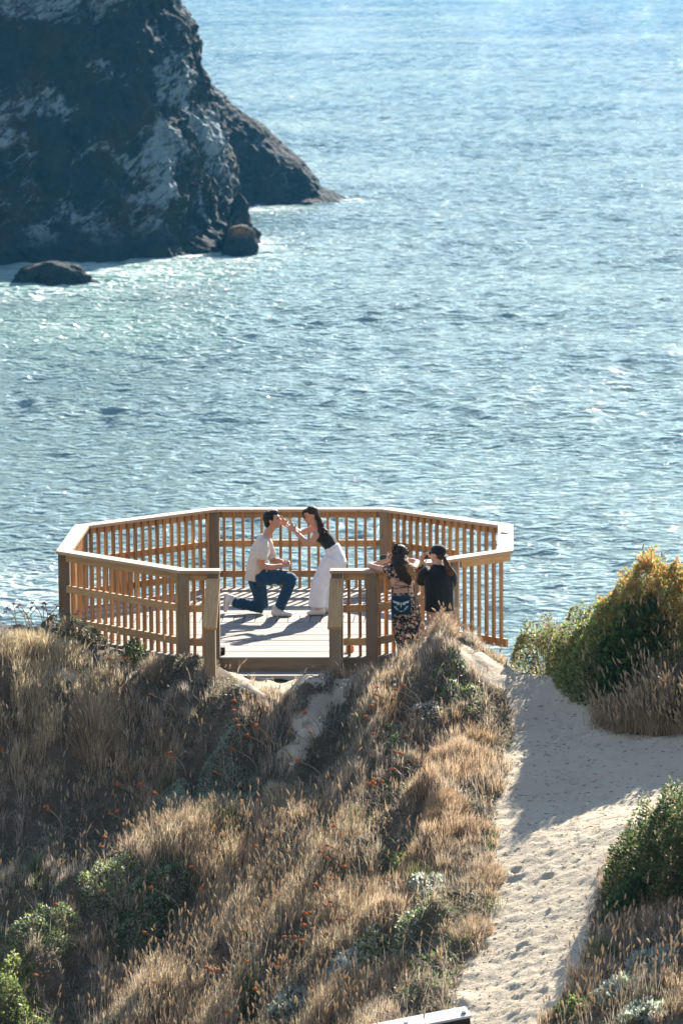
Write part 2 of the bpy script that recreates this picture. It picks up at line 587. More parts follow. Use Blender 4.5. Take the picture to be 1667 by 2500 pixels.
rock_m = mat_rock('dark_rock_streaked_white', .6)
rock_d = mat_rock('dark_rock_bare', 0.25)
rock_l = mat_rock('rock_with_lichen', 0.15, .6)
o = build_rock('sea_stack', -40, 330, [(425, -190), (440, -90), (452, 0), (480, 60), (494, 110), (499, 165), (512, 195), (512, 235), (530, 300), (550, 360), (562, 430),
                                       (568, 480), (575, 520), (600, 560), (618, 588), (640, 640)], .95, 1.0, rock_m, nth=620, nz=330, seed=1)
tag(o, 'towering dark sea rock streaked with white patches, largest of the rocks', 'rock')
o = build_rock('sea_rock', 430, 378, [(470, 165), (505, 205), (560, 258), (600, 285), (640, 308), (700, 362), (740, 400), (775, 440), (800, 462), (845, 487), (870, 520)],
               .55, .55, rock_d, nth=420, nz=200, seed=2)
tag(o, 'dark sloping rock spur running down into the sea behind the tall rock', 'rock')
o = build_rock('sea_rock', 585, 324, [(586, 470), (598, 486), (606, 500), (608, 520), (613, 545), (622, 575), (630, 620)], .9, .3, rock_d, nth=160, nz=110, seed=3, wl=3)
tag(o, 'small upright grey rock knob at the right foot of the tall rock', 'rock')
o = build_rock('sea_rock', 588, 320, [(590, 548), (608, 552), (618, 564), (624, 582), (630, 620)], .9, .5, rock_l, nth=140, nz=80, seed=4, wl=3)
tag(o, 'low rock capped with orange lichen beside the surf', 'rock')
o = build_rock('sea_rock', 130, 297, [(150, 640), (185, 646), (205, 655), (222, 668), (240, 690), (250, 730)], .5, .55, rock_d, nth=200, nz=80, seed=5, wl=3)
tag(o, 'low flat rock awash in the water before the tall rock', 'rock')

# ================================================================== the dune
CTRL = np.array([
    # path
    (2.9, -4.3, .08), (3.5, -4.4, .05), (2.9, -5.5, -.12), (3.3, -7, -.38), (3.2, -9, -.75), (2.9, -11, -1.15), (2.7, -13, -1.55), (2.6, -16, -2.1),
    (4.8, -7.9, -.38), (5.8, -8.0, -.28), (4.0, -8.5, -.6), (4.4, -10.5, -.5), (5.4, -10.5, -.25), (4.3, -12.2, -.85), (5, -14, -.95), (6.5, -12, -.4),
    # knoll right of the deck and crest before it
    (2.1, -4.1, .56), (1.75, -3.95, .27), (1.4, -3.95, -.02), (2.5, -4.6, .3), (1.0, -3.7, -.12), (.5, -3.8, -.2), (0, -3.75, -.27), (-.4, -3.7, -.27), (-1.0, -3.5, -.02), (-1.4, -3.4, -.06),
    # under and behind the deck
    (0, -2, -.55), (0, 0, -1.0), (0, 3, -3.2), (1.45, -2.95, -.14), (2.0, -2.3, -.3), (3.1, -3.2, -.45), (3, -1, -1.8), (4, -2, -1.6), (-2, 2, -2.2), (2.5, 2.5, -3.2),
    # left mound
    (-2.9, -2.5, .3), (-3.5, -2.3, .27), (-2.2, -2.9, .02), (-3.2, -3.8, -.12), (-4.6, -3, .1), (-3, -.6, -.6), (-4.2, 1, -1.9), (-2.0, -3.8, -.18), (-.8, -4.0, -.2),
    # left slope
    (-3, -5.9, -1.8), (-1.5, -5.8, -1.66), (-.2, -5.7, -1.42), (-.2, -6.4, -1.36), (-1.4, -6.8, -1.58), (-2.4, -7.3, -1.9), (1.2, -5.6, -.45), (-3, -8, -2.35), (-1.5, -8, -2.2), (0, -8, -1.8), (1.3, -8, -.95), (2.2, -8, -.68),
    (-3, -11, -3.4), (-1, -11, -3.0), (.5, -11, -2.2), (1.7, -11, -1.42), (-3, -14, -4), (0, -14, -3.3), (1.8, -14, -2.1), (-5, -6, -1.8), (-5, -11, -3.8),
    # mound under the big bush
    (4.3, -5.3, 1.12), (5, -5.2, .88), (6, -5.2, .42), (3.85, -4.7, .25), (4.2, -6.5, -.02), (5, -6.9, .0), (6.3, -7, .1), (3.8, -5.8, .02), (4.6, -3.0, -1.0), (6, -3, -1.1), (4.7, -4.3, .5)])


def _tps(r2):
    return np.where(r2 > 1e-9, .5*r2*np.log(np.maximum(r2, 1e-9)), 0)


_n = len(CTRL)
_K = _tps(((CTRL[:, None, :2] - CTRL[None, :, :2])**2).sum(-1)) + np.eye(_n)*.02
_P = np.concatenate([np.ones((_n, 1)), CTRL[:, :2]], 1)
_A = np.block([[_K, _P], [_P.T, np.zeros((3, 3))]])
_w = np.linalg.solve(_A, np.concatenate([CTRL[:, 2], np.zeros(3)]))

PATH_PX = [(1212, 1622), (1240, 1700), (1250, 1760), (1243, 1844), (1240, 1906), (1204, 1970), (1216, 2098), (1206, 2225), (1172, 2332), (1108, 2396), (1100, 2470), (1080, 2640),
           (1260, 2640), (1310, 2500), (1362, 2438), (1425, 2332), (1440, 2225), (1462, 2183), (1500, 2076), (1608, 2000), (1900, 1940), (1900, 1790), (1578, 1800), (1480, 1790), (1440, 1762),
           (1433, 1690), (1394, 1636), (1310, 1628)]
SAND_PX = [[(700, 1770), (770, 1710), (850, 1655), (960, 1604), (975, 1612), (880, 1668), (805, 1735), (755, 1820), (700, 1865), (690, 1850), (740, 1790)],
           [(560, 1640), (640, 1645), (740, 1640), (800, 1650), (700, 1690), (600, 1690)],
           [(60, 1620), (150, 1610), (180, 1650), (90, 1680)],
           [(1110, 1595), (1150, 1575), (1215, 1620), (1230, 1680), (1180, 1660), (1130, 1625)]]


def core_h(x, y):
    x = np.asarray(x, float); y = np.asarray(y, float)
    z = np.full(x.shape, _w[_n]) + _w[_n + 1]*x + _w[_n + 2]*y
    for i in range(_n):
        z = z + _w[i]*_tps((x - CTRL[i, 0])**2 + (y - CTRL[i, 1])**2)
    return z


def ground_h(x, y):
    x = np.asarray(x, float); y = np.asarray(y, float)
    xc = np.clip(x, -6, 7.5); yc = np.clip(y, -17, 3.5)
    z = core_h(xc, yc)
    # ridges and hollows stretched roughly along the sun's direction, shaped for long streaked shadows
    p = x*.42 + y*.91; q = x*.91 - y*.42
    away = sstep(2.6, 1.2, x)*sstep(-3.0, -4.6, y)
    z = z + away*(.30*noise2(q*.85 + 3.1, p*.22 + 1.7) + .15*noise2(q*1.9 - 5, p*.5))
    veg = sstep(2.75, 2.1, x)*sstep(3.0, -3.3, y)
    z = z + veg*sstep(-3.6, -4.2, y)*  .25*np.abs(fbm2(x*1.25 + 3, y*.95, 3)) + veg*.035*noise2(x*3.3, y*3.0)
    z = z + .05*fbm2(x*1.1, y*1.1, 3)*(1 - .6*sstep(2.4, 2.9, x)*sstep(4.2, 3.6, x)) + .012*fbm2(x*5, y*5, 3)
    # beyond the modelled dune: the bluff down to the water, the hill the photograph was taken from
    dy = y - 3.5
    z = np.where(dy > 0, z - dy*1.25 - .5*np.minimum(dy, 3)**2*.3, z)
    b = np.maximum(-17 - y, 0)
    z = z + 10.6*(b/40)**1.6
    ex = np.maximum(np.maximum(-6 - x, x - 7.5), 0)
    z = z + noise2(x*.08, y*.08)*np.minimum(ex, 12)*.12 - ex*.05
    edge = sstep(6, 14, ex)*sstep(-12, -2, y)
    z = z - edge*np.maximum(y + 12, 0)*.6
    return np.maximum(z, SEA_Z - 3)


def axis(lo, hi, step, a, b, g=1.22):
    c = list(np.arange(lo, hi + 1e-6, step))
    s = step; x = hi; up_ = []
    while x < b:
        s *= g; x += s; up_.append(x)
    s = step; x = lo; dn = []
    while x > a:
        s *= g; x -= s; dn.append(x)
    return np.array(dn[::-1] + c + up_)


GX = axis(-4.6, 6.2, .036, -90, 90)
GY = axis(-15, -1.6, .036, -95, 26)
gx, gy = np.meshgrid(GX, GY, indexing='ij')
GZ = ground_h(gx, gy)
_gu, _gv = proj(np.stack([gx, gy, GZ], -1))
_ok = (gy > -30) & (gy < -2.5)
PATH_M = inpoly(_gu + 14*noise2(gx*3, gy*3), _gv, PATH_PX) & _ok
# footprints and scuffs trodden into the sand
for k in range(1100):
    # most feet keep to the middle of the path
    y0 = rng.uniform(-14.8, -4.4)
    x0 = rng.uniform(2.2, 5.8) if k % 5 == 0 else np.interp(y0, [-14.5, -12, -10, -8, -6, -4.4], [2.85, 3.05, 3.3, 3.45, 3.35, 3.2]) + rng.normal()*.3
    i = np.searchsorted(GX, x0); j = np.searchsorted(GY, y0)
    if not PATH_M[i, j]:
        continue
    r = rng.uniform(.04, .09); w = 7
    sl = (slice(max(i - w, 0), i + w), slice(max(j - w, 0), j + w))
    a = rng.normal()*.5 + .2
    dx = gx[sl] - x0; dy = gy[sl] - y0
    p = (dx*math.cos(a) + dy*math.sin(a))/(r*.6); q = (-dx*math.sin(a) + dy*math.cos(a))/(r*1.25)
    d2 = p*p + q*q
    dep = rng.uniform(.002, .009) if rng.random() < .95 else .022
    GZ[sl] += -dep*np.exp(-d2*1.4) + dep*.5*np.exp(-(np.sqrt(d2) - 1.5)**2*5)
GZ += np.where(PATH_M, .006*noise2(gx*9, gy*14) + .004*noise2(gx*22, gy*30), 0)
# a worn hollow in the middle of the path
_hc = at(1410, 1962, Z=-.62)


def G(x, y):
    """height of the finished ground"""
    x = np.asarray(x, float); y = np.asarray(y, float)
    i = np.clip(np.searchsorted(GX, x) - 1, 0, len(GX) - 2); j = np.clip(np.searchsorted(GY, y) - 1, 0, len(GY) - 2)
    a = (x - GX[i])/(GX[i + 1] - GX[i]); b = (y - GY[j])/(GY[j + 1] - GY[j])
    return (GZ[i, j]*(1 - a) + GZ[i + 1, j]*a)*(1 - b) + (GZ[i, j + 1]*(1 - a) + GZ[i + 1, j + 1]*a)*b


def px_ground(u, v, y0=-24.0, y1=-2.0):
    """where the line of sight through a pixel first meets the ground"""
    ys = np.linspace(y0, y1, 900)
    d = ray(u, v)
    P = CAM[None] + d[None]*((ys - CAM[1])/d[1])[:, None]
    g = P[:, 2] - G(P[:, 0], P[:, 1])
    k = np.argmax(g < 0)
    if g[k] >= 0: k = len(ys) - 1
    return P[k]


def mat_sand(name, litter):
    k = NT(name); o = k.n('NewGeometry').outputs['Position']
    a = k.noise(o, 1.3, 5, .6); b = k.noise(o, 60, 4, .7)
    c = k.mix(a, (.43, .355, .255), (.55, .465, .345))
    c = k.mix(k.math('MULTIPLY', k.ramp(b, [(.45, 0), (.75, 1)]), .35), c, (.2, .17, .13))
    if litter:
        l = k.noise(o, 5, 6, .7, .5)
        sc = k.n('SeparateColor'); k.l(k.attr('Col').outputs['Color'], sc.inputs[0])
        t = k.math('ADD', l, k.math('MULTIPLY', sc.outputs[0], -.6))
        soil = k.mix(k.noise(o, 11, 4), (.045, .036, .025), (.14, .105, .068))
        c = k.mix(k.ramp(t, [(.2, 0), (.42, .95)]), c, soil)
    k.set(Base_Color=c, Roughness=.95); k.b.inputs['Specular IOR Level'].default_value = .1
    h = k.math('ADD', k.noise(o, 14, 6, .65), k.math('MULTIPLY', k.noise(o, 70, 3), .25))
    k.bump(h, .8, .03)
    return k.m


def build_ground():
    n, m = gx.shape
    V = np.stack([gx, gy, GZ], -1).reshape(-1, 3)
    i = (np.arange(n - 1)[:, None]*m + np.arange(m - 1)[None, :])
    q = np.stack([i, i + m, i + m + 1, i + 1], -1).reshape(-1, 4)
    pm = PATH_M[:-1, :-1].ravel()
    jt = 22*noise2(_gu/55, _gv/40)
    bare = inpoly(_gu + jt, _gv + jt*.5, PATH_PX)
    for p in SAND_PX: bare |= inpoly(_gu + jt, _gv + jt*.6, p)
    bare = (bare & (gy > -30) & (gy < -2.5)).astype(float)
    for _ in range(3):
        bare = (bare + np.roll(bare, 1, 0) + np.roll(bare, -1, 0) + np.roll(bare, 1, 1) + np.roll(bare, -1, 1))/5
    bc = np.repeat(bare.reshape(-1, 1), 3, 1)
    for name, sel, litter in (('dune_ground', ~pm, True), ('sand_path', pm, False)):
        f = q[sel]
        used, inv = np.unique(f, return_inverse=True)
        me = np_mesh(name, V[used], [inv.reshape(-1, 4)], bc[used])
        o = link(name, me, None, mat_sand(name + '_sand', litter), True)
        tag(o, kind='structure')


build_ground()


def scuffs():
    # crumbs of dry stems and shell grit on the trodden sand
    r = np.random.default_rng(77)
    n = 2600
    x = r.uniform(2.2, 5.6, n); y = r.uniform(-14.5, -4.4, n)
    P = np.stack([x, y, G(x, y) + .002], -1); u, v = proj(P)
    P = P[inpoly(u, v, PATH_PX)]; n = len(P)
    a = r.uniform(0, 6.28, n); L = r.uniform(.006, .05, n)**1.0; w = r.uniform(.002, .006, n)
    d = np.stack([np.cos(a)*L, np.sin(a)*L, r.uniform(-.002, .01, n)], -1); s = np.stack([-np.sin(a)*w, np.cos(a)*w, np.full(n, .004)], -1)
    V = np.stack([P - d, P + s, P + d, P - s], 1).reshape(-1, 3)
    C = np.repeat(np.array([(.10, .07, .045), (.2, .15, .09), (.3, .24, .16), (.06, .05, .035)])[r.integers(0, 4, n)], 4, 0)
    o = link('trail_litter', np_mesh('trail_litter', V, [(np.arange(n)*4)[:, None] + np.array([[0, 1, 2, 3]])], C), None, mat_leaf('litter', trans=0.))
    tag(o, 'dry stem crumbs scattered over the sandy path', 'litter', kind='stuff')


scuffs()
# ================================================================== the viewing platform
S_SIDE = 2.4
AP = S_SIDE*(1 + math.sqrt(2))/2
RAIL_Z = 1.083
wood_red = mat_wood('redwood_slats', (.28, .125, .04), (.52, .28, .10))
wood_rail = mat_wood('cedar_rail', (.37, .19, .07), (.57, .345, .14))
wood_cap = mat_wood('planed_cap_board', (.38, .235, .125), (.50, .345, .205), (.44, .34, .24), rough=.5)
wood_post = mat_wood('weathered_post', (.15, .10, .055), (.28, .195, .11), (.22, .17, .11))
wood_deck = mat_wood('grey_decking', (.2, .175, .148), (.285, .25, .215), (.27, .245, .225), rough=.85, var=.42)
metal_dark = mat_plain('dark_metal', (.03, .03, .032), .45, .1, metallic=.6)
bronze = mat_plain('bronze_disc', (.16, .11, .07), .5, .2, metallic=.5)


def octv(ap):
    r = ap/math.cos(math.pi/8)
    return [np.array((r*math.cos(R(a)), r*math.sin(R(a)))) for a in (-67.5, -22.5, 22.5, 67.5, 112.5, 157.5, 202.5, 247.5)]


FR_, R2_, R1_, BR_, BL_, L1_, L2_, FL_ = range(8)
deck = empty('viewing_platform', (0, 0, 0))
tag(deck, 'octagonal wooden viewing platform with slatted railing above the sea', 'platform')


def clip(poly, a, b, c):
    """keep a*x + b*y <= c"""
    out = []
    for i in range(len(poly)):
        p, q = poly[i], poly[(i + 1) % len(poly)]
        dp = a*p[0] + b*p[1] - c; dq = a*q[0] + b*q[1] - c
        if dp <= 0: out.append(p)
        if dp*dq < 0:
            t = dp/(dp - dq); out.append(p + (q - p)*t)
    return out


CUT = 2.05                                   # at its right end the platform narrows: no floor under the overhanging cap
m = MB()
O = clip(octv(AP - .04), 1, 0, CUT)
BAND = (-.17, .40)                           # a band of short boards laid the other way


def lay(y0, y1):
    y = y0
    while y < y1 - .02:
        h = min(.142, y1 - y)
        P = clip(clip(O, 0, -1, -y), 0, 1, y + h - .014)
        if len(P) > 2: m.prism(P, -.035, random.uniform(-.006, 0), grain=(1, 0))
        y += .142


lay(-(AP - .04), BAND[0]); lay(BAND[1], AP - .04)
x = -(AP - .04)
while x < AP - .04:
    P = clip(clip(clip(clip(O, -1, 0, -x), 1, 0, x + .130), 0, -1, -(BAND[0] + .004)), 0, 1, BAND[1] - .012)
    if len(P) > 2: m.prism(P, -.035, random.uniform(-.005, 0), grain=(0, 1))
    x += .142
m.build('deck_floor', wood_deck, deck)
m = MB()
Oj = clip(octv(AP - .08), 1, 0, CUT - .04)
for i in range(len(Oj)):
    a = np.append(Oj[i], -.155); b = np.append(Oj[(i + 1) % len(Oj)], -.155)
    m.bar(a, b, .04, .23)
for yy in np.arange(-2.4, 2.5, .6):
    w_ = min(AP - .15, AP*1.41 - abs(yy) - .2)
    m.bar((-w_, yy, -.13), (min(w_, CUT - .08), yy, -.13), .04, .18)
m.build('rim_joist', wood_post, deck)
for a in (0, 3, 4, 5, 6, 7):
    p = octv(AP - .55)[a]
    gz = float(G(p[0], p[1])) - .3
    m = MB(); m.bar((p[0], p[1], gz), (p[0], p[1], -.225), .14, .14, up=(0, 1, 0))
    m.build('support_post', wood_post, deck)

# corner posts stand under the cap
Pc = octv(AP - .10)
for i in (FL_, L2_, L1_, BL_, BR_, FR_):
    p = Pc[i]
    m = MB()
    d = np.array((0, 1.0)) if i in (FL_, BL_, BR_, FR_) else np.array((0, 1.0))
    zb = -.27 if i in (BL_, BR_) else -.45
    m.bar((p[0], p[1], zb), (p[0], p[1], RAIL_Z - .04), .145, .145, up=(d[0], d[1], 0))
    m.build('post', wood_post, deck)

# cap boards, mitred at the corners
Oo, Oi = octv(AP), octv(AP - .2)
GAP = (-.705, .65)


def cap(name, poly, grain):
    m = MB(); m.prism(poly, RAIL_Z - .038, RAIL_Z, grain=grain); m.build(name, wood_cap, deck)


for i in range(7):
    j = (i + 1) % 8
    if i == FL_: continue
    g = Oo[j] - Oo[i]; g = g/np.linalg.norm(g)
    e = g*.0015
    cap('cap_rail', [Oo[i] + e, Oo[j] - e, Oi[j] - e, Oi[i] + e], g)
cap('cap_rail', [Oo[FL_] + (.0015, 0), (GAP[0], -AP), (GAP[0], -AP + .2), Oi[FL_] + (.0015, 0)], (1, 0))
cap('cap_rail', [(GAP[1], -AP), Oo[FR_] - (.0015, 0), Oi[FR_] - (.0015, 0), (GAP[1], -AP + .2)], (1, 0))

BAL_W = .038


def baluster_mesh(L):
    m = MB(); m.box((0, 0, L/2), ((0, 0, 1), (1, 0, 0), (0, 1, 0)), (L/2, BAL_W/2, BAL_W/2), tint=0)
    o = m.build('baluster', wood_red)
    me = o.data; bpy.data.objects.remove(o)
    return me


BAL = {}


def panel(p, q, n, trim=.075, low=-.2, mids=True, tlim=(0, 1)):
    """a railing panel between two posts: three rails outside, square balusters inside"""
    p = np.array(p, float); q = np.array(q, float)
    d = q - p; L = np.linalg.norm(d); d /= L
    out = np.array((d[1], -d[0]))
    if out @ ((p + q)/2) < 0: out = -out
    a = p + d*trim; b = q - d*trim
    if tlim != (0, 1):
        a, b = p + d*max(trim, L*tlim[0]), p + d*min(L - trim, L*tlim[1])
    pan = empty('railing_panel', (*((p + q)/2), 0)); pan.parent = deck
    for zc, hh in ((RAIL_Z - .085, .09), (.60, .09), (.185, .09)) if mids else ((RAIL_Z - .085, .09), (low + .05, .11)):
        aa = np.append(a + out*.0205, zc); bb = np.append(b + out*.0205, zc)
        m = MB(); m.bar(aa, bb, .038, hh); m.build('rail', wood_rail, pan)
    LL = np.linalg.norm(b - a)
    n = max(2, int(round(LL/.131)))
    Lb = round(RAIL_Z - .041 - low, 3)
    if Lb not in BAL: BAL[Lb] = baluster_mesh(Lb)
    for k in range(n):
        t = (k + .5)/n
        c = a + (b - a)*t - out*.0195
        o = bpy.data.objects.new('baluster', BAL[Lb]); COL.objects.link(o)
        o.location = (c[0], c[1], low); o.rotation_euler = (0, 0, math.atan2(d[1], d[0]))
        o.parent = pan; o.matrix_parent_inverse = pan.matrix_basis.inverted()
    return pan


panel(Pc[BL_], Pc[BR_], 16, low=-.03)
panel(Pc[L1_], Pc[BL_], 16, low=-.1)
panel(Pc[L2_], Pc[L1_], 16, low=-.2)
panel(Pc[FL_], Pc[L2_], 16, low=-.2)
XT = (at(1108, 1400, Y=1.4)[0] - Pc[BR_][0])/(Pc[R1_][0] - Pc[BR_][0])
panel(Pc[BR_], Pc[R1_], 16, low=-.12, tlim=(0, XT))
panel(Pc[BR_], Pc[R1_], 16, low=-.55, tlim=(XT, 1.0), mids=False, trim=-.02)
panel((Pc[FL_][0], -AP + .1), (GAP[0] - .085, -AP + .1), 3, low=-.2)
panel((GAP[1] + .085, -AP + .1), (Pc[FR_][0], -AP + .1), 3, low=-.2)
TP = .60                                     # the near right side is boarded only as far as an extra post
panel(Pc[FR_], Pc[R2_], 8, low=-.22, tlim=(0, TP - .03))
p = Pc[FR_] + (Pc[R2_] - Pc[FR_])*TP
m = MB(); m.bar((p[0], p[1], -.4), (p[0], p[1], RAIL_Z - .04), .09, .09, up=(1, 1, 0)); m.build('post', wood_post, deck)
# a stiffener under the overhanging right end of the cap
on = np.array((1, -1))/math.sqrt(2)*.065
m = MB(); m.bar(np.append(p + on + (Pc[R2_] - p)*.08, RAIL_Z - .0835), np.append(Oo[R2_] + (Oo[R2_] - Oo[FR_])*-.02 - on*.28, RAIL_Z - .0835), .038, .09)
m.build('cap_support', wood_rail, deck)

# opening posts, stair guards and steps
for sx, px_near, v_near in ((GAP[0] - .08, 505, 1535), (GAP[1] + .085, 815, 1534)):
    m = MB(); m.bar((sx, -AP + .085, -.45), (sx, -AP + .085, RAIL_Z - .04), .14, .14, up=(0, 1, 0)); m.build('post', wood_post, deck)
    g = empty('stair_guard', (sx, -3.3, 0)); g.parent = deck
    bpy.context.view_layer.update()
    yn = -3.68
    pn = at(px_near, v_near, Y=yn)
    far = np.array((sx, -AP + .010, RAIL_Z - .115)); near = np.array((sx, yn, pn[2]))
    m = MB(); m.bar(far, near, .17, .042, tint=.6); m.build('handrail', wood_rail, g)
    gz = float(G(sx, yn + .1)) - .25
    m = MB(); m.bar((sx, yn + .09, gz), (sx, yn + .09, near[2] + .01), .135, .135, up=(0, 1, 0)); m.build('newel_post', wood_post, g)
    m = MB(); m.bar((sx, -AP - .02, -.12), (sx, yn + .02, -.50), .04, .24); m.build('stringer', wood_post, g)
for z, y0 in ((-.17, -3.22), (-.34, -3.5)):
    m = MB()
    for k in range(2):
        m.box(((GAP[0] + GAP[1])/2, y0 + .07 + k*.145, z - .02), ((1, 0, 0), (0, 1, 0), (0, 0, 1)), ((GAP[1] - GAP[0])/2 - .0, .069, .019))
    m.build('step', wood_deck, deck)

c = at(1231, 1302, Z=RAIL_Z)
m = MB(); m.tube([(c[0], c[1], RAIL_Z - .001), (c[0], c[1], RAIL_Z + .012), (c[0], c[1], RAIL_Z + .016)], [.055, .052, .03], 18)
m.build('round_plate', bronze, deck, True)

# ------------------------------------------------------------------ small things left about
c = at(541, 1597, Z=0)
o_ = empty('camera_case', (c[0], c[1], 0))
m = MB(); m.box((c[0], c[1], .045), ((1, 0, 0), (0, 1, 0), (0, 0, 1)), (.045, .035, .044)); m.build('body', metal_dark, o_)
m = MB(); m.tube([(c[0] + .0, c[1] - .034, .05), (c[0], c[1] - .046, .05)], [.018, .017], 12); m.build('dial', bronze, o_, True)
tag(o_, 'small black case on the deck edge by the left stair post', 'case')
orange = mat_plain('orange_plastic', (.62, .17, .03), .4, .1)
c = at(854, 1591, Z=0)
o_ = empty('lantern', (c[0], c[1], 0))
m = MB(); m.tube([(c[0], c[1], .0), (c[0], c[1], .01), (c[0], c[1], .07), (c[0], c[1], .085)], [.04, .052, .05, .035], 16); m.build('body', orange, o_, True)
m = MB(); m.tube([(c[0] - .04*math.cos(t), c[1], .08 + .085*math.sin(t)) for t in np.linspace(0, math.pi, 12)], .004, 6); m.build('handle', metal_dark, o_, True)
tag(o_, 'small orange container with a wire handle behind the right stair post', 'container')

# the pale board at the foot of the picture
pale = mat_wood('pale_weathered_board', (.42, .43, .44), (.58, .58, .57), (.5, .51, .52))
black = mat_plain('black_painted_edge', (.012, .013, .015), .5, .2)
yb = px_ground(1110, 2500)[1] - .1
e1 = at(1143, 2470, Y=yb); e0 = at(800, 2536, Y=yb - .45)
dv = e0 - e1; Lb = np.linalg.norm(dv); dv /= Lb
sv = np.cross((0, 0, 1.0), dv); sv /= np.linalg.norm(sv); uv_ = np.cross(dv, sv)
if uv_[2] < 0: uv_ = -uv_
tv = sv*math.cos(R(14)) + uv_*math.sin(R(14))*(1 if sv[1] > 0 else -1); nv = np.cross(dv, tv)
if nv[2] < 0: nv = -nv
o_ = empty('plank', tuple(e1))
mid = (e0 + e1)/2
m = MB(); m.box(mid, (dv, tv, nv), (Lb/2, .10, .012)); m.build('board', pale, o_)
m = MB(); m.box(mid - nv*.102, (dv, tv, nv), (Lb/2 - .012, .09, .088)); m.build('edge_beam', black, o_)
for k in (-.48, -.05, .42):
    p = mid + dv*Lb*k*.96 + tv*.03
    m = MB(); m.box(p + nv*.018, (dv, tv, nv), (.016, .02, .007)); m.build('bolt', black, o_)
m = MB(); m.box(mid - nv*.33, (dv, tv, nv), (.05, .05, .138)); m.build('leg', black, o_)
tag(o_, 'pale weathered board with black edge lying beside the sandy path', 'board')
# ================================================================== grass
leaf_m = mat_leaf('dry_grass', trans=.4, rough=.55, spec=.25)
green_m = mat_leaf('green_leaf', trans=.58, rough=.45, spec=.35)
stalk_m = mat_plain('dry_stalk', (.30, .235, .16), .8, .25, spec=.2)
SUND = np.array((-.4226, -.9063))


SILVER = [(.36, .42, .30), (.30, .37, .24), (.42, .46, .36)]
GRN = [(.115, .175, .06), (.155, .215, .085), (.09, .13, .05)]
YEL = [(.3, .34, .1), (.22, .3, .09), (.36, .36, .14)]
PALE = [(.52, .54, .48), (.42, .46, .38), (.6, .6, .52)]
DKG = [(.06, .10, .035), (.08, .13, .045), (.045, .08, .03), (.11, .15, .05)]

LOW = [
    (560, 1900, 75, .45, .20, 3800, .045, SILVER, .3, 'pale silver green feathery shrub below the bare sand, upper half of the long patch'),
    (440, 1975, 75, .45, .20, 3800, .045, SILVER, .3, 'pale silver green feathery shrub spreading downhill at the edge of the deep shade'),
    (270, 2165, 75, .45, .20, 3200, .045, SILVER + YEL, .3, 'grey green low shrub on the sunlit ridge left of the tall straw grass'),
    (105, 2275, 90, .45, .20, 3600, .045, YEL + GRN + SILVER, .3, 'yellow green low shrub on the ridge near the left edge'),
    (345, 2260, 80, .45, .22, 4200, .04, GRN + GRN + SILVER, .5, 'bright green leafy shrub in the hollow beside the tall straw grass'),
    (420, 2175, 60, .35, .16, 2000, .04, GRN + SILVER, .45, 'dark green leafy patch uphill of the bright green shrub'),
    (20, 2380, 60, .4, .2, 1800, .045, YEL, .5, 'yellow leafy clump at the left edge below the ridge'),
    (40, 2465, 70, .35, .24, 2200, .045, YEL + GRN, .5, 'yellow green leafy clump in the bottom left corner'),
    (1105, 1672, 42, .3, .12, 1300, .045, SILVER + YEL, .5, 'pale green leafy plant in the dry grass just right of the knoll shade'),
    (1148, 1708, 34, .3, .10, 900, .04, SILVER + YEL, .5, 'pale yellow green plant by the upper path edge'),
    (968, 1812, 36, .3, .12, 900, .04, YEL + SILVER, .45, 'small grey green tuft in the shade among orange flower heads'),
    (1020, 1760, 60, .4, .12, 1600, .03, PALE, .4, 'whitish brittle shrub at the middle of the dune slope'),
    (1043, 2165, 40, .3, .14, 900, .055, PALE + SILVER, .5, 'silvery broad leaved plant half way down beside the path'),
    (968, 2122, 34, .25, .13, 600, .06, YEL, .6, 'yellow lobed leaf plant among the dry grass'),
    (832, 2382, 36, .25, .13, 500, .085, PALE, .45, 'white woolly leaved plant near the lower middle of the slope'),
    (705, 2468, 44, .25, .13, 600, .08, PALE + SILVER, .45, 'silver woolly leaved plant at the foot of the tall straw grass'),
    (905, 2335, 40, .25, .13, 700, .06, YEL + PALE, .5, 'yellow tipped leafy plant above the white woolly one'),
    (610, 2440, 34, .25, .14, 600, .06, GRN, .4, 'small fresh green plant in the tall straw grass'),
    (1000, 2270, 44, .3, .12, 900, .04, GRN + YEL + PALE, .5, 'mixed green and white plant in rusty grass right of centre'),
    (1590, 2350, 50, .25, .13, 700, .085, PALE + SILVER, .4, 'silver woolly leaved plant topmost in the grass below the dark bush'),
    (1502, 2425, 46, .25, .13, 700, .085, PALE + SILVER, .4, 'silver woolly leaved plant between the path and the right edge'),
    (1572, 2482, 52, .25, .13, 700, .085, PALE + SILVER, .4, 'silver woolly leaved plant lowest at the right edge'),
    (1396, 2462, 42, .25, .14, 800, .055, GRN + YEL, .45, 'green leafy plant beside the path at the lower right'),
]
SHRUB_AT = []
for _s in LOW:
    _q = px_ground(_s[0], _s[1]); SHRUB_AT.append((_q[0], _q[1], _s[2]*(_q[1] - CAM[1])/F_PX, _s[3]))


def over_shrub(P):
    m = np.zeros(len(P), bool)
    for x, y, rx, ry in SHRUB_AT:
        m |= ((P[:, 0] - x)/rx)**2 + ((P[:, 1] - y)/ry)**2 < 1
        m |= (np.abs(P[:, 0] - x) < rx*.8) & (P[:, 1] < y) & (P[:, 1] > y - ry - .25)      # nor just in front of it
    return m


def mixc(a, b, t):
    return np.asarray(a)*(1 - t)[:, None] + np.asarray(b)*t[:, None]


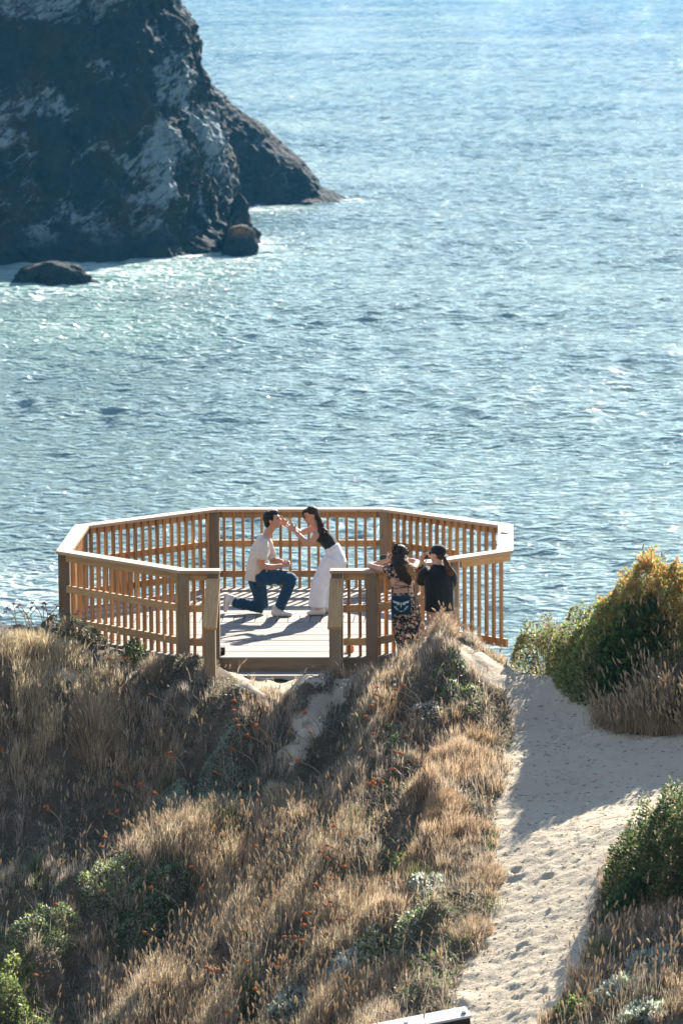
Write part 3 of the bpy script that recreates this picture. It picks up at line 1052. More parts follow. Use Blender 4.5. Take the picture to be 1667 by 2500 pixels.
def make_blades(P, h, w, lean, col0, col1, r, seg=3, droop=.35):
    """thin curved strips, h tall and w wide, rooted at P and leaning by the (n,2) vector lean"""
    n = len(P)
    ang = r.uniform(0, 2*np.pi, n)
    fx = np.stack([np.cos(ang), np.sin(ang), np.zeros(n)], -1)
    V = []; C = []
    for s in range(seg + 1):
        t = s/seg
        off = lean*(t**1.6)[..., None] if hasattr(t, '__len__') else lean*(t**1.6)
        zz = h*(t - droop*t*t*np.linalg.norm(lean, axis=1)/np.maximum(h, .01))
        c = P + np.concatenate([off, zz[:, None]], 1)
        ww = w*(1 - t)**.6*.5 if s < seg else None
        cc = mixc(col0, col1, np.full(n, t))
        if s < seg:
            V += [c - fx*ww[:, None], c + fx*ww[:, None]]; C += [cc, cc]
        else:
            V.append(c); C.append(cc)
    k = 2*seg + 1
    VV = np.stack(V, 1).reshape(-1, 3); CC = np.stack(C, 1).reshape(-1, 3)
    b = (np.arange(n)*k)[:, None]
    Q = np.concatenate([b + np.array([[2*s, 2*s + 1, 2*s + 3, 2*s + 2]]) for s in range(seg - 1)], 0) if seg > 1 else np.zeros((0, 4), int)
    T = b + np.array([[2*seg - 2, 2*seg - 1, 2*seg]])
    return VV, CC, Q, T


class Bunch:
    def __init__(self): self.V = []; self.C = []; self.Q = []; self.T = []; self.n = 0

    def add(self, V, C, Q, T=None):
        self.V.append(V); self.C.append(C)
        if Q is not None and len(Q): self.Q.append(Q + self.n)
        if T is not None and len(T): self.T.append(T + self.n)
        self.n += len(V)

    def mesh(self, name):
        fs = []
        if self.Q: fs.append(np.concatenate(self.Q))
        if self.T: fs.append(np.concatenate(self.T))
        return np_mesh(name, np.concatenate(self.V), fs, np.concatenate(self.C))


def seed_stalks(B, P, h, r, head=.055, col=(.46, .36, .24), hr=.0075, stem=.0045, leanamt=.10, lean0=(.0, .0)):
    """thin stalks that carry a soft oblong seed head"""
    n = len(P)
    lean = r.normal(size=(n, 2))*leanamt*h[:, None] + np.array(lean0)*h[:, None]
    c0 = np.array(col)*r.uniform(.45, .8, (n, 1)); c1 = np.array(col)*r.uniform(.7, 1.05, (n, 1))
    V, C, Q, T = make_blades(P, h, np.full(n, stem), lean, c0, c1, r, 3, .2)
    B.add(V, C, Q, T)
    tip = P + np.concatenate([lean, (h*(1 - .2*np.linalg.norm(lean, axis=1)/h))[:, None]], 1)
    d = np.concatenate([lean*1.8, h[:, None]], 1) + r.normal(size=(n, 3))*.12*h[:, None]
    d /= np.linalg.norm(d, axis=1)[:, None]
    a = np.stack([d[:, 2], d[:, 1]*0, -d[:, 0]], -1); a /= np.maximum(np.linalg.norm(a, axis=1), 1e-6)[:, None]
    b = np.cross(d, a)
    L = head*r.uniform(.6, 1.25, n)
    prof = [(-.25, .15), (.0, .8), (.35, 1.0), (.75, .75), (1.05, .12)]
    m = 5; vs = []; cs = []
    for (t, q) in prof:
        for k in range(m):
            th = 2*math.pi*k/m
            rr = hr*q*r.uniform(.75, 1.3, n)
            vs.append(tip + d*(L*t)[:, None] + (a*math.cos(th) + b*math.sin(th))*rr[:, None])
            cs.append(np.array(col)*r.uniform(.8, 1.35, (n, 1))*np.array((1.02, .98, .93)))
    K = m*len(prof)
    V = np.stack(vs, 1).reshape(-1, 3); C = np.stack(cs, 1).reshape(-1, 3)
    base = (np.arange(n)*K)[:, None]
    Q = []
    for j in range(len(prof) - 1):
        for k in range(m):
            k2 = (k + 1) % m
            Q.append(base + np.array([[j*m + k, j*m + k2, (j + 1)*m + k2, (j + 1)*m + k]]))
    B.add(V, np.clip(C, 0, .9), np.concatenate(Q))


def bg_mask(u, v):
    """bare sand: the path and the blown-out patches"""
    j = 22*noise2(u/55, v/40) + 16*noise2(u/17, v/13)
    s = inpoly(u + j, v + j*.5, PATH_PX)
    for p in SAND_PX: s |= inpoly(u + j, v + j*.6, p)
    return s


STRAW = np.array((.74, .57, .36)); TAN = np.array((.64, .485, .325)); GREY = np.array((.57, .505, .415)); RUST = np.array((.56, .39, .235))
DARK = np.array((.14, .105, .065)); OLIVE = np.array((.10, .115, .05)); GREEN = np.array((.11, .185, .055))


def scatter(n, r, x0=-5.2, x1=6.8, y0=-15.6, y1=-2.9):
    x = r.uniform(x0, x1, n); y = r.uniform(y0, y1, n)
    P = np.stack([x, y, G(x, y)], -1)
    u, v = proj(P)
    ok = (u > -330) & (u < 2000) & (v < 2760)
    # nothing grows under the steps or the deck
    ok &= ~((np.abs(x) < .72) & (y > -3.58)) & ~((np.abs(x) < 1.15) & (y > -3.0))
    return P[ok], u[ok], v[ok]


def build_grass():
    r = np.random.default_rng(101)
    B = Bunch()
    # ---- tufts
    P, u, v = scatter(32000, r)
    bare = bg_mask(u, v)
    clump = fbm2(P[:, 0]*1.15 + 5, P[:, 1]*.75 - 3, 3)
    dens = .10 + .9*sstep(-.22, .22, clump)
    mound = (P[:, 0] > 3.55) & (P[:, 1] > -6.7)
    dens = np.where(mound, .15, dens)
    keep = (~bare | ((u < 1060) & (r.random(len(P)) < .62))) & (r.random(len(P)) < dens*.62) & ~(over_shrub(P) & (r.random(len(P)) < .72))
    P, u, v, clump = P[keep], u[keep], v[keep], clump[keep]
    n = len(P)
    # character of each tuft by where it grows
    left = sstep(380, 240, u)*sstep(1980, 1800, v)
    fore = sstep(250, 380, u)*sstep(960, 860, u)*sstep(1930, 2050, v)
    rgt = sstep(880, 980, u)*sstep(1690, 1760, v)
    top = sstep(1760, 1640, v)
    hue = noise2(P[:, 0]*.9 + 40, P[:, 1]*.9)
    hue2 = noise2(P[:, 0]*2.3 - 11, P[:, 1]*2.1 + 4)
    base = mixc(TAN, GREY, np.clip(.35 + hue*.8, 0, 1))
    base = base*(1 - left[:, None]) + STRAW*left[:, None]
    base = base*(1 - .6*fore[:, None]) + mixc(STRAW, TAN, np.clip(.4 + hue2, 0, 1))*.6*fore[:, None]
    rr = np.clip(rgt*(.45 + .9*hue2), 0, 1)
    base = base*(1 - rr[:, None]) + RUST*rr[:, None]
    gg = (sstep(.32, .6, noise2(P[:, 0]*1.3 + 70, P[:, 1]*1.0 + 9))*.8)*sstep(1700, 1850, v)
    base = base*(1 - gg[:, None]) + mixc(OLIVE, GREEN, r.random(n))*gg[:, None]
    H = .08 + .13*r.random(n) + .09*left + .11*fore + .05*rgt + .07*np.clip(clump, 0, 1)
    H *= np.where(top > .5, .85, 1)
    H *= np.where(rgt > .5, .8, 1)
    nb = (13 + 17*r.random(n)).astype(int)
    idx = np.repeat(np.arange(n), nb); N = len(idx)
    rad = (.035 + .06*r.random(n))[idx]
    a = r.uniform(0, 2*np.pi, N); q = np.sqrt(r.random(N))
    off = np.stack([np.cos(a), np.sin(a)], -1)*(q*rad)[:, None]
    Pb = P[idx].copy(); Pb[:, :2] += off; Pb[:, 2] = G(Pb[:, 0], Pb[:, 1]) - .012
    h = H[idx]*r.uniform(.5, 1.15, N)
    lean = off/rad[:, None]*(h*.34)[:, None]*r.uniform(.3, 1.1, (N, 1)) + r.normal(size=(N, 2))*h[:, None]*.15 + np.array((.02, -.01))*h[:, None]
    c = base[idx]*np.where(r.random((N, 1)) < .3, r.uniform(.28, .6, (N, 1)), r.uniform(.75, 1.3, (N, 1)))
    w = np.where(r.random(N) < .35, .0105, .0065)
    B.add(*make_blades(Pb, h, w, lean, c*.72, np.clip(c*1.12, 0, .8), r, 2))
    # ---- thatch: short flat litter that covers the soil between the tufts
    P, u, v = scatter(185000, r)
    keep = ~bg_mask(u, v) & (r.random(len(P)) < .55)
    keep |= (r.random(len(P)) < .012)
    P = P[keep]; n = len(P)
    h = r.uniform(.02, .09, n)
    an = r.uniform(0, 2*np.pi, n); le = np.stack([np.cos(an), np.sin(an)], -1)*(h*r.uniform(.4, 1.6, n))[:, None]
    c = mixc(DARK, TAN, r.random(n))*r.uniform(.7, 1.3, (n, 1))
    B.add(*make_blades(P, h, np.full(n, .008), le, c, c*1.2, r, 1))
    # ---- standing stalks with seed heads
    P, u, v = scatter(56000, r)
    left = sstep(420, 200, u)*sstep(2050, 1700, v)*sstep(1520, 1600, v)
    fore = sstep(180, 420, u)*sstep(960, 840, u)*sstep(1930, 2080, v)
    lowr = sstep(1300, 1400, u)*sstep(2240, 2320, v)
    mid = sstep(1640, 1700, v)*.10
    pr = np.clip(.75*left + 1.0*fore + .8*lowr + mid, 0, 1)*(.35 + .8*np.clip(fbm2(P[:, 0]*1.6, P[:, 1]*1.2 + 50, 2) + .4, 0, 1))
    keep = (r.random(len(P)) < pr*.5) & ~bg_mask(u, v) & ~(over_shrub(P) & (r.random(len(P)) < .8))
    P, u, v = P[keep], u[keep], v[keep]; n = len(P)
    h = r.uniform(.16, .36, n) + .07*sstep(2000, 2300, v)*r.random(n)
    seed_stalks(B, P, h, r, head=.058, hr=.0088, stem=.006, lean0=(.03, 0), col=(.56, .46, .33), leanamt=.14)
    # ---- thin stalks along the crest of the knoll
    n = 150
    x = r.normal(size=n)*.32 + 1.98; y = r.normal(size=n)*.22 - 4.05
    P = np.stack([x, y, G(x, y) - .01], -1)
    seed_stalks(B, P, r.uniform(.10, .28, n), r, head=.05, hr=.010, stem=.006, col=(.5, .40, .3), leanamt=.2)
    # ---- tall grass stand before the big bush
    n = 2300
    x = r.uniform(3.75, 6.0, n); y = r.uniform(-7.2, -6.5, n) + np.clip(3.95 - x, 0, 1)*1.0
    y = y + .28*noise2(x*2.3, x*.7 + 3) + .12*noise2(x*7, y*3)
    k = r.integers(0, n, 260); y[k] = r.uniform(-6.4, -5.2, 260); x[k] = r.uniform(3.7, 5.6, 260)      # a few climb the bank
    P = np.stack([x, y, G(x, y) - .01], -1); u, v = proj(P)
    ok = ~inpoly(u, v, PATH_PX)
    P = P[ok]; n = len(P)
    rag = np.clip(.75 + .5*noise2(P[:, 0]*3.1, P[:, 1]*3.1), .4, 1.15)
    seed_stalks(B, P[:1000], r.uniform(.22, .66, len(P[:1000]))*rag[:1000], r, head=.075, hr=.0095, stem=.006, col=(.46, .37, .25), leanamt=.13, lean0=(-.12, -.03))
    Pg = np.repeat(P, 5, 0); Pg[:, :2] += r.normal(size=(len(Pg), 2))*.05; Pg[:, 2] = G(Pg[:, 0], Pg[:, 1]) - .01
    N = len(Pg); h = r.uniform(.12, .42, N)*np.repeat(rag, 5)
    c = mixc(DARK*1.3, STRAW*.9, r.random(N))
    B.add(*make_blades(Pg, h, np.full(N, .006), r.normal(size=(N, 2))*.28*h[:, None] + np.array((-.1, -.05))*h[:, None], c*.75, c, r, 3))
    # ---- soft fine cushions of tawny grass
    for (cu, cv, rad, hh, col, cnt) in ((700, 1985, .30, .24, TAN*1.15, 3600), (495, 2030, .34, .22, TAN, 3800), (1085, 1985, .26, .2, RUST*1.1, 3200), (1120, 1830, .22, .17, TAN, 2200),
                                        (430, 1600, .24, .22, TAN*1.1, 2600), (385, 1640, .2, .2, TAN, 2000), (90, 1580, .34, .2, TAN*1.15, 3400), (640, 1655, .2, .12, GREY, 1400),
                                        (1085, 1535, .17, .2, TAN, 1100), (1010, 1570, .16, .15, GREY, 400), (1150, 1560, .14, .12, GREY, 800), (1180, 1570, .14, .12, TAN, 1400), (1020, 1590, .14, .10, GREY, 700), (830, 2440, .26, .22, TAN*.8, 2600),
                                        (230, 1760, .3, .26, TAN, 3000), (1180, 2150, .22, .16, TAN, 2000), (1150, 2280, .22, .18, TAN*.9, 2000), (930, 1625, .16, .08, TAN, 700)):
        c = px_ground(cu, cv)
        a = r.uniform(0, 2*np.pi, cnt); q = np.sqrt(r.random(cnt))*rad
        x = c[0] + np.cos(a)*q; y = c[1] + np.sin(a)*q*1.3
        P = np.stack([x, y, G(x, y) - .01], -1)
        h = hh*(1 - .55*(q/rad)**2)*r.uniform(.6, 1.1, cnt)
        le = np.stack([np.cos(a), np.sin(a)], -1)*(q/rad*h*.7)[:, None] + r.normal(size=(cnt, 2))*.1*h[:, None]
        cc = np.asarray(col)*np.where(r.random((cnt, 1)) < .25, r.uniform(.35, .6, (cnt, 1)), r.uniform(.8, 1.25, (cnt, 1)))
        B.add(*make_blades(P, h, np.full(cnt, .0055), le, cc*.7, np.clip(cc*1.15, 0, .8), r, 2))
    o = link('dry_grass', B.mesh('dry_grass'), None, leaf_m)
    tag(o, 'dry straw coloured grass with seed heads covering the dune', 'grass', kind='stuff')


build_grass()


# ================================================================== shrubs
def make_leaves(P, nrm, size, col, r, aspect=.45, spread=.8):
    """small pointed leaves: four corners each, folded a little along the middle"""
    n = len(P)
    d = nrm + r.normal(size=(n, 3))*spread
    d /= np.maximum(np.linalg.norm(d, axis=1), 1e-6)[:, None]
    k = r.normal(size=(n, 3)); s = np.cross(d, k); s /= np.maximum(np.linalg.norm(s, axis=1), 1e-6)[:, None]
    b = np.cross(d, s)
    s_ = size[:, None]
    V = np.stack([P, P + d*s_*.5 + s*s_*aspect*.5 + b*s_*.06, P + d*s_, P + d*s_*.5 - s*s_*aspect*.5 + b*s_*.06], 1).reshape(-1, 3)
    C = np.repeat(col, 4, 0)
    return V, C, (np.arange(n)*4)[:, None] + np.array([[0, 1, 2, 3]])


def ground_cover():
    # low scrub of small dull leaves and twigs that fills the hollows between the tufts
    r = np.random.default_rng(202)
    B = Bunch()
    P, u, v = scatter(260000, r)
    f = noise2(P[:, 0]*1.15 + 5, P[:, 1]*.75 - 3) + .6*noise2(P[:, 0]*2.6 + 5, P[:, 1]*2.2)
    g = noise2(P[:, 0]*.8 - 20, P[:, 1]*.7 + 31)
    keep = ~bg_mask(u, v) & (r.random(len(P)) < .75*sstep(.25, -.25, f)) & (v > 1600)
    P, u, v, g = P[keep], u[keep], v[keep], g[keep]; n = len(P)
    lump = np.clip(.5 + noise2(P[:, 0]*5.5, P[:, 1]*5.0) + .5*noise2(P[:, 0]*12, P[:, 1]*12), .05, 1.5)
    P[:, 2] += r.random(n)*.11*lump
    pal = np.array([(.10, .11, .06), (.16, .16, .09), (.21, .22, .14), (.07, .085, .04), (.2, .145, .09), (.13, .085, .05), (.30, .26, .19)])
    c = pal[r.integers(0, 7, n)]
    green = np.array([(.11, .19, .055), (.16, .24, .08), (.08, .13, .045), (.3, .33, .2)])[r.integers(0, 4, n)]
    c = np.where((r.random(n) < .75*sstep(.0, .45, g)*sstep(1700, 1900, v))[:, None], green, c)*r.uniform(.7, 1.3, (n, 1))
    nn = np.stack([r.normal(size=n)*.5, r.normal(size=n)*.5, np.full(n, .9)], -1)
    B.add(*make_leaves(P, nn, r.uniform(.018, .045, n), c, r, .42))
    # bare woody twigs that stick out of the scrub
    k = r.integers(0, n, 5200); Q = P[k]
    h = r.uniform(.08, .3, len(Q))
    B.add(*make_blades(Q, h, np.full(len(Q), .006), r.normal(size=(len(Q), 2))*.5*h[:, None] + np.array((-.18, 0))*h[:, None], np.tile((.2, .17, .14), (len(Q), 1)), np.tile((.40, .35, .29), (len(Q), 1)), r, 3))
    o = link('ground_cover', B.mesh('ground_cover'), None, green_m)
    tag(o, 'low dull green and brown scrub in the hollows of the dune', 'ground cover', kind='stuff')


ground_cover()


def shrub(name, label, cat, x, y, rx, ry, h, n, size, cols, seed, aspect=.45, up=.8, shell=.55, lumps=.35, group=None, twigs=14, twig_h=1.0, colfn=None, sink=0.05, hfn=None, pw=2.2):
    r = np.random.default_rng(seed)
    a = r.uniform(0, 2*np.pi, n); q = np.sqrt(r.random(n))
    dx = np.cos(a)*q; dy = np.sin(a)*q
    lump = fbm2((x + dx*rx)*3.2 + seed, (y + dy*ry)*3.2, 3)
    dome = np.clip(1 - q**pw, 0, 1)**.5
    top = h*np.clip(dome*(1 + lumps*lump), .04, 2)
    if hfn is not None: top = top*hfn(x + dx*rx, y + dy*ry)
    t = np.where(r.random(n) < .72, 1 - shell*r.random(n)**1.6*.5, r.random(n))
    gap = fbm2((x + dx*rx)*6 - seed, (y + dy*ry)*6, 2)
    k = gap > -.62
    X = x + dx*rx; Y = y + dy*ry
    Z = G(X, Y) - sink + top*t
    P = np.stack([X, Y, Z], -1)[k]
    nn = np.stack([dx*(rx/max(rx, ry)), dy, np.full(n, up)], -1)[k]
    tt = t[k]; n = len(P)
    c0 = np.array(cols)[r.integers(0, len(cols), n)]*r.uniform(.7, 1.25, (n, 1))
    if colfn is not None: c0 = colfn(P, c0, tt, r)
    V, C, Q = make_leaves(P, nn, size*r.uniform(.6, 1.35, n), c0, r, aspect)
    B = Bunch(); B.add(V, C, Q)
    root = empty(name, (x, y, float(G(x, y))))
    tag(root, label, cat, group)
    link('foliage', B.mesh('foliage'), root, green_m)
    m = MB()
    for i in range(twigs):
        a = r.uniform(0, 6.28); q = math.sqrt(r.random())*.8
        ex, ey = x + math.cos(a)*q*rx, y + math.sin(a)*q*ry
        bx, by = x + math.cos(a)*q*rx*.5, y + math.sin(a)*q*ry*.5
        zb = float(G(bx, by)) - .03
        hh = h*math.sqrt(max(.1, 1 - q*q))*twig_h*r.uniform(.7, 1.08)
        ze = float(G(ex, ey)) + hh
        mid = ((bx + ex)/2 + r.normal()*.02, (by + ey)/2 + r.normal()*.02, zb + (ze - zb)*.55)
        m.tube([(bx, by, zb), mid, (ex, ey, ze)], [.007, .005, .002], 5)
    m.build('stem', stalk_m, root)
    return root


for i, (u, v, ru, ry, h, n, size, cols, asp, lab) in enumerate(LOW):
    c = px_ground(u, v)
    rx = ru*(c[1] - CAM[1])/F_PX
    shrub('low_shrub', lab, 'shrub', c[0], c[1], rx*1.15, ry*1.2, h*.95, int(n*1.15), size*.9, cols, 300 + i, asp, twigs=9, lumps=1.0, pw=1.3, twig_h=1.5)


_c = px_ground(1660, 2150); DBX, DBY = _c[0] + .15, _c[1]
# the big bush on the mound
def bush_col(P, c, t, r):
    n = len(P)
    hot = sstep(-.55, .25, (P[:, 0] - 4.2)*.55 + (P[:, 2] - 1.1)*1.2 + .45*noise2(P[:, 0]*2.2, P[:, 1]*2.2 + P[:, 2]*2))
    warm = np.array([(.52, .28, .08), (.48, .34, .11), (.54, .22, .08), (.44, .38, .13), (.55, .25, .10), (.46, .40, .15)])[r.integers(0, 6, n)]
    yel = np.array([(.32, .36, .11), (.25, .31, .10), (.38, .37, .14)])[r.integers(0, 3, n)]
    f = (r.random(n) < hot*.62)
    g = (~f) & (r.random(n) < .8*sstep(-.5, .6, P[:, 2]))
    c = np.where(f[:, None], warm*r.uniform(.75, 1.2, (n, 1)), c)
    return np.where(g[:, None], yel*r.uniform(.75, 1.2, (n, 1)), c)


shrub('coastal_bush', 'large rounded bush, orange and yellow at its top, on the mound right of the path', 'bush',
      4.5, -5.1, 1.1, 1.05, .44, 42000, .05, DKG + GRN + YEL + YEL, 51, .42, up=.9, lumps=.75, twigs=40, twig_h=1.35, colfn=bush_col)
shrub('coastal_bush', 'orange tinted bush at the right edge behind the large rounded bush', 'bush',
      5.75, -4.95, .85, .9, .30, 14000, .05, DKG + GRN + YEL, 52, .42, up=.9, lumps=.6, twigs=26, twig_h=1.5, colfn=bush_col)
shrub('coastal_bush', 'dark leafy bush with dry brown tips at the top end of the path', 'bush',
      3.34, -3.98, .46, .5, .62, 8000, .042, GRN + YEL + YEL + [(.34, .22, .15), (.4, .3, .2)] + [(.2, .13, .1), (.24, .16, .12), (.3, .2, .15), (.16, .19, .05)], 53, .42, up=.8, lumps=.5, twigs=24, twig_h=1.1)
shrub('coastal_bush', 'dark leafy bush with brown twigs on the left flank of the mound', 'bush',
      3.80, -4.55, .5, .6, .62, 9000, .045, GRN + YEL + YEL + [(.34, .22, .15), (.4, .3, .2)] + [(.2, .13, .09), (.24, .2, .09), (.16, .19, .05)], 54, .42, up=.8, lumps=.5, twigs=22, twig_h=1.15)
shrub('coastal_bush', 'dense dark green bush casting shade over the lower path', 'bush',
      DBX + .2, DBY, 1.15, .85, .70, 34000, .042, DKG + DKG + GRN + [(.30, .22, .13), (.2, .22, .08), (.26, .19, .12)] + [(.09, .15, .04), (.13, .17, .06), (.17, .14, .1)], 55, .45, up=.8, lumps=.7, twigs=70, twig_h=1.22, pw=3.2)
shrub('coastal_bush', 'small bright green bush at the left foot of the dense dark green bush', 'bush',
      DBX - .72, DBY - .5, .26, .28, .34, 2400, .05, DKG + GRN + GRN, 56, .45, up=.8, lumps=.4, twigs=9)
shrub('coastal_bush', 'broad leaved dark green bush low on the mound amid the tall grass', 'bush',
      4.25, -5.8, .42, .4, .36, 2600, .085, DKG + GRN, 57, .6, up=.8, lumps=.5, twigs=12)
shrub('coastal_bush', 'dark green creeper at the right edge under the tall grass', 'bush',
      5.05, -6.75, .35, .35, .45, 2600, .075, DKG + GRN, 58, .6, up=.8, lumps=.5, twigs=12)
shrub('coastal_bush', 'grey green cushion plant on top of the left dune', 'bush',
      -2.55, -2.45, .42, .35, .26, 5200, .03, [(.16, .18, .1), (.1, .12, .06), (.25, .24, .17), (.2, .16, .1)], 59, .4, up=.8, lumps=.45, twigs=14)
shrub('coastal_bush', 'grey woolly cushion plant before the left stair post', 'bush',
      -1.15, -3.5, .38, .32, .2, 4200, .028, [(.2, .2, .15), (.14, .15, .1), (.3, .27, .2), (.26, .19, .12)], 60, .4, up=.8, lumps=.45, twigs=12)
shrub('coastal_bush', 'green leafy plant growing through the foot of the left railing', 'bush',
      -1.75, -3.05, .16, .14, .26, 800, .045, GRN + [(.2, .2, .1)], 61, .4, up=.8, lumps=.45, twigs=8)

# ================================================================== dried flowers, each one a thing
rust_m = mat_plain('rusty_flower_head', (.42, .13, .04), .85, .4, 60, spec=.1)
white_m = mat_plain('white_puff', (.62, .58, .50), .9, .15, 40, spec=.1)
pink_m = mat_plain('dusty_pink_flower_head', (.30, .17, .14), .85, .35, 60, spec=.1)


def flower_meshes(kind, k):
    r = np.random.default_rng(k*7 + len(kind))
    L = {'rust': .24, 'white': .2, 'pink': .3}[kind]
    m = MB()
    bend = r.uniform(-.5, .5); b2 = r.uniform(-.3, .1)
    if kind == 'rust': bend -= .55
    pts = [(bend*L*t*t, b2*L*t, L*(t - .15*t*t)) for t in np.linspace(0, 1, 6)]
    m.tube(pts, [.006, .0055, .005, .0045, .004, .0035] if kind != 'pink' else [.004]*5 + [.003], 5, tint=.5)
    h = MB(); c = np.array(pts[-1])
    if kind == 'rust':
        for i in range(9):
            a = 2*math.pi*i/9 + r.normal()*.2
            q = .012 if i % 3 else .004
            h.ball(c + np.array((math.cos(a)*q, math.sin(a)*q, .004 + r.normal()*.003)), (.011, .011, .008), 6, 4)
    elif kind == 'white':
        for i in range(5): h.ball(c + r.normal(size=3)*.004, .0095, 6, 5)
    else:
        for i in range(7): h.ball(c + np.array((*(r.normal(size=2)*.008), r.normal()*.005)), .009, 6, 4)
    return m, h


ZONES = [
    (lambda u, v: v < 1660 and u < 330, 'rusty flower head on the sunlit dune crest left of the stairs', 'flower heads on the left crest'),
    (lambda u, v: u < 330, 'rusty flower head on a pale stalk in the deep shade of the left slope', 'flower heads in the left shade'),
    (lambda u, v: v < 1900 and u < 760, 'rusty flower head beside the strip of bare sand', 'flower heads by the bare sand'),
    (lambda u, v: v < 1940 and u >= 760, 'rusty flower head on bent grey stalk in the shade below the knoll', 'flower heads below the knoll'),
    (lambda u, v: u < 640, 'rusty flower head over the green shrubs and straw grass', 'flower heads over the green shrubs'),
    (lambda u, v: True, 'rusty flower head among straw grass nearest the path', 'flower heads in the straw grass')]


def flowers():
    pts = []
    for off, k, lst in (((600, 1550), .4145, [(775, 330), (915, 350), (960, 335), (890, 395), (800, 385), (375, 497), (385, 600), (290, 605), (90, 575), (40, 610), (165, 645), (720, 495), (745, 440),
                                              (795, 615), (960, 620), (915, 715), (960, 740), (890, 815), (760, 880), (765, 910), (820, 880), (350, 765), (30, 365)]),
                        ((0, 1450), .4464, [(615, 375), (620, 430), (625, 450), (700, 372), (1320, 610), (1300, 650), (1310, 715), (1310, 770), (1300, 865), (1425, 755), (1380, 790), (1490, 825), (955, 905), (950, 922), (665, 1050),
                                            (800, 1060), (865, 1090), (1210, 1000), (275, 1190), (650, 1200), (860, 575), (30, 880)]),
                        ((0, 1900), .3827, [(775, 55), (930, 60), (325, 210), (760, 230), (752, 255), (775, 410), (690, 450), (715, 410), (1240, 580), (1295, 735), (945, 990), (680, 750), (405, 825), (1390, 460), (1385, 345),
                                            (240, 1305), (1485, 1515), (1380, 1265), (1015, 730), (1020, 1330)]),
                        ((500, 1900), .3827, [(850, 335), (875, 370), (815, 455), (770, 515), (805, 520), (745, 705), (840, 685), (770, 835), (845, 820), (680, 915), (670, 955), (715, 905), (790, 1010), (890, 930),
                                              (560, 1050), (595, 1040), (665, 1075), (540, 1200), (500, 1215), (275, 1200), (70, 1260), (115, 1255), (375, 1375), (180, 1515), (1085, 45), (1090, 70), (1080, 605), (345, 465), (940, 590)])):
        pts += [(off[0] + a*k, off[1] + b*k, 'rust') for a, b in lst]
    for off, k, lst in (((600, 1550), .4145, [(955, 180), (950, 215), (870, 315), (875, 265), (580, 270), (600, 255), (575, 290), (790, 275), (780, 300), (750, 400), (630, 480), (655, 545), (665, 730), (625, 440),
                                              (1040, 495), (1010, 430), (1075, 470), (700, 205), (590, 300), (615, 285)]),
                        ((500, 1900), .3827, [(680, 300), (585, 305), (1010, 380), (920, 455), (950, 455), (1355, 270), (840, 540), (835, 725), (1020, 870), (1235, 400), (1185, 895), (930, 880), (875, 870)])):
        pts += [(off[0] + a*k, off[1] + b*k, 'white') for a, b in lst]
    pts += [(100 + a*.3827, 1200 + b*.3827, 'pink') for a, b in [(-210, 752), (-170, 745), (-120, 748), (-90, 738), (-60, 728), (-20, 735), (15, 730), (35, 720), (75, 690), (60, 705), (20, 750), (110, 690), (130, 700), (150, 735), (175, 675), (155, 745),
                                                                 (225, 705), (235, 745), (252, 745), (165, 780), (-140, 765), (-40, 760), (290, 775), (-230, 770), (295, 820)]]
    meshes = {}
    for i, (u, v, kind) in enumerate(pts):
        key = (kind, i % 6)
        if key not in meshes:
            m, h = flower_meshes(kind, i % 6)
            hm = {'rust': rust_m, 'white': white_m, 'pink': pink_m}[kind]
            a = m.build('stem', stalk_m); b = h.build('flower_head', hm, smooth=True)
            meshes[key] = (a.data, b.data, np.array(h.v).mean(0))
            bpy.data.objects.remove(a); bpy.data.objects.remove(b)
        sm, hm_, c = meshes[key]
        # root the stalk so that its head stands about where the photograph shows it
        px_m = 235 if v > 1900 else 215
        g = px_ground(u - c[0]*px_m, v + c[2]*px_m*.98)
        if kind == 'pink':
            y = -2.55 + .1*((i % 5) - 2); q = at(u, v, Y=y); g = np.array((q[0] - c[0], y, max(float(G(q[0], y)) - .03, q[2] - c[2])))
            g[2] = min(g[2], float(G(g[0], y)) + .02)
        z = float(G(g[0], g[1])) - .01
        o = empty({'rust': 'dried_flower', 'white': 'seed_puff', 'pink': 'dried_thrift'}[kind], (g[0], g[1], z))
        s = (1.3 if kind == 'rust' else 1.05) + .25*((i*37 % 11)/11 - .3)
        o.scale = (s, s, s)
        if kind == 'rust':
            for f, lab, gr in ZONES:
                if f(u, v): tag(o, lab, 'flower', gr); break
        elif kind == 'white': tag(o, 'white puff of a seed head on the dune slope ' + ('near the knoll' if v < 1900 else 'low in the straw grass'), 'seed head', 'white seed puffs ' + ('near the knoll' if v < 1900 else 'low on the slope'))
        else: tag(o, 'dusty pink dried flower head standing against the sea on the left dune', 'flower', 'dried pink flowers on the left dune')
        for nm, me in (('stem', sm), ('flower_head', hm_)):
            p = bpy.data.objects.new(nm, me); COL.objects.link(p); p.parent = o


flowers()
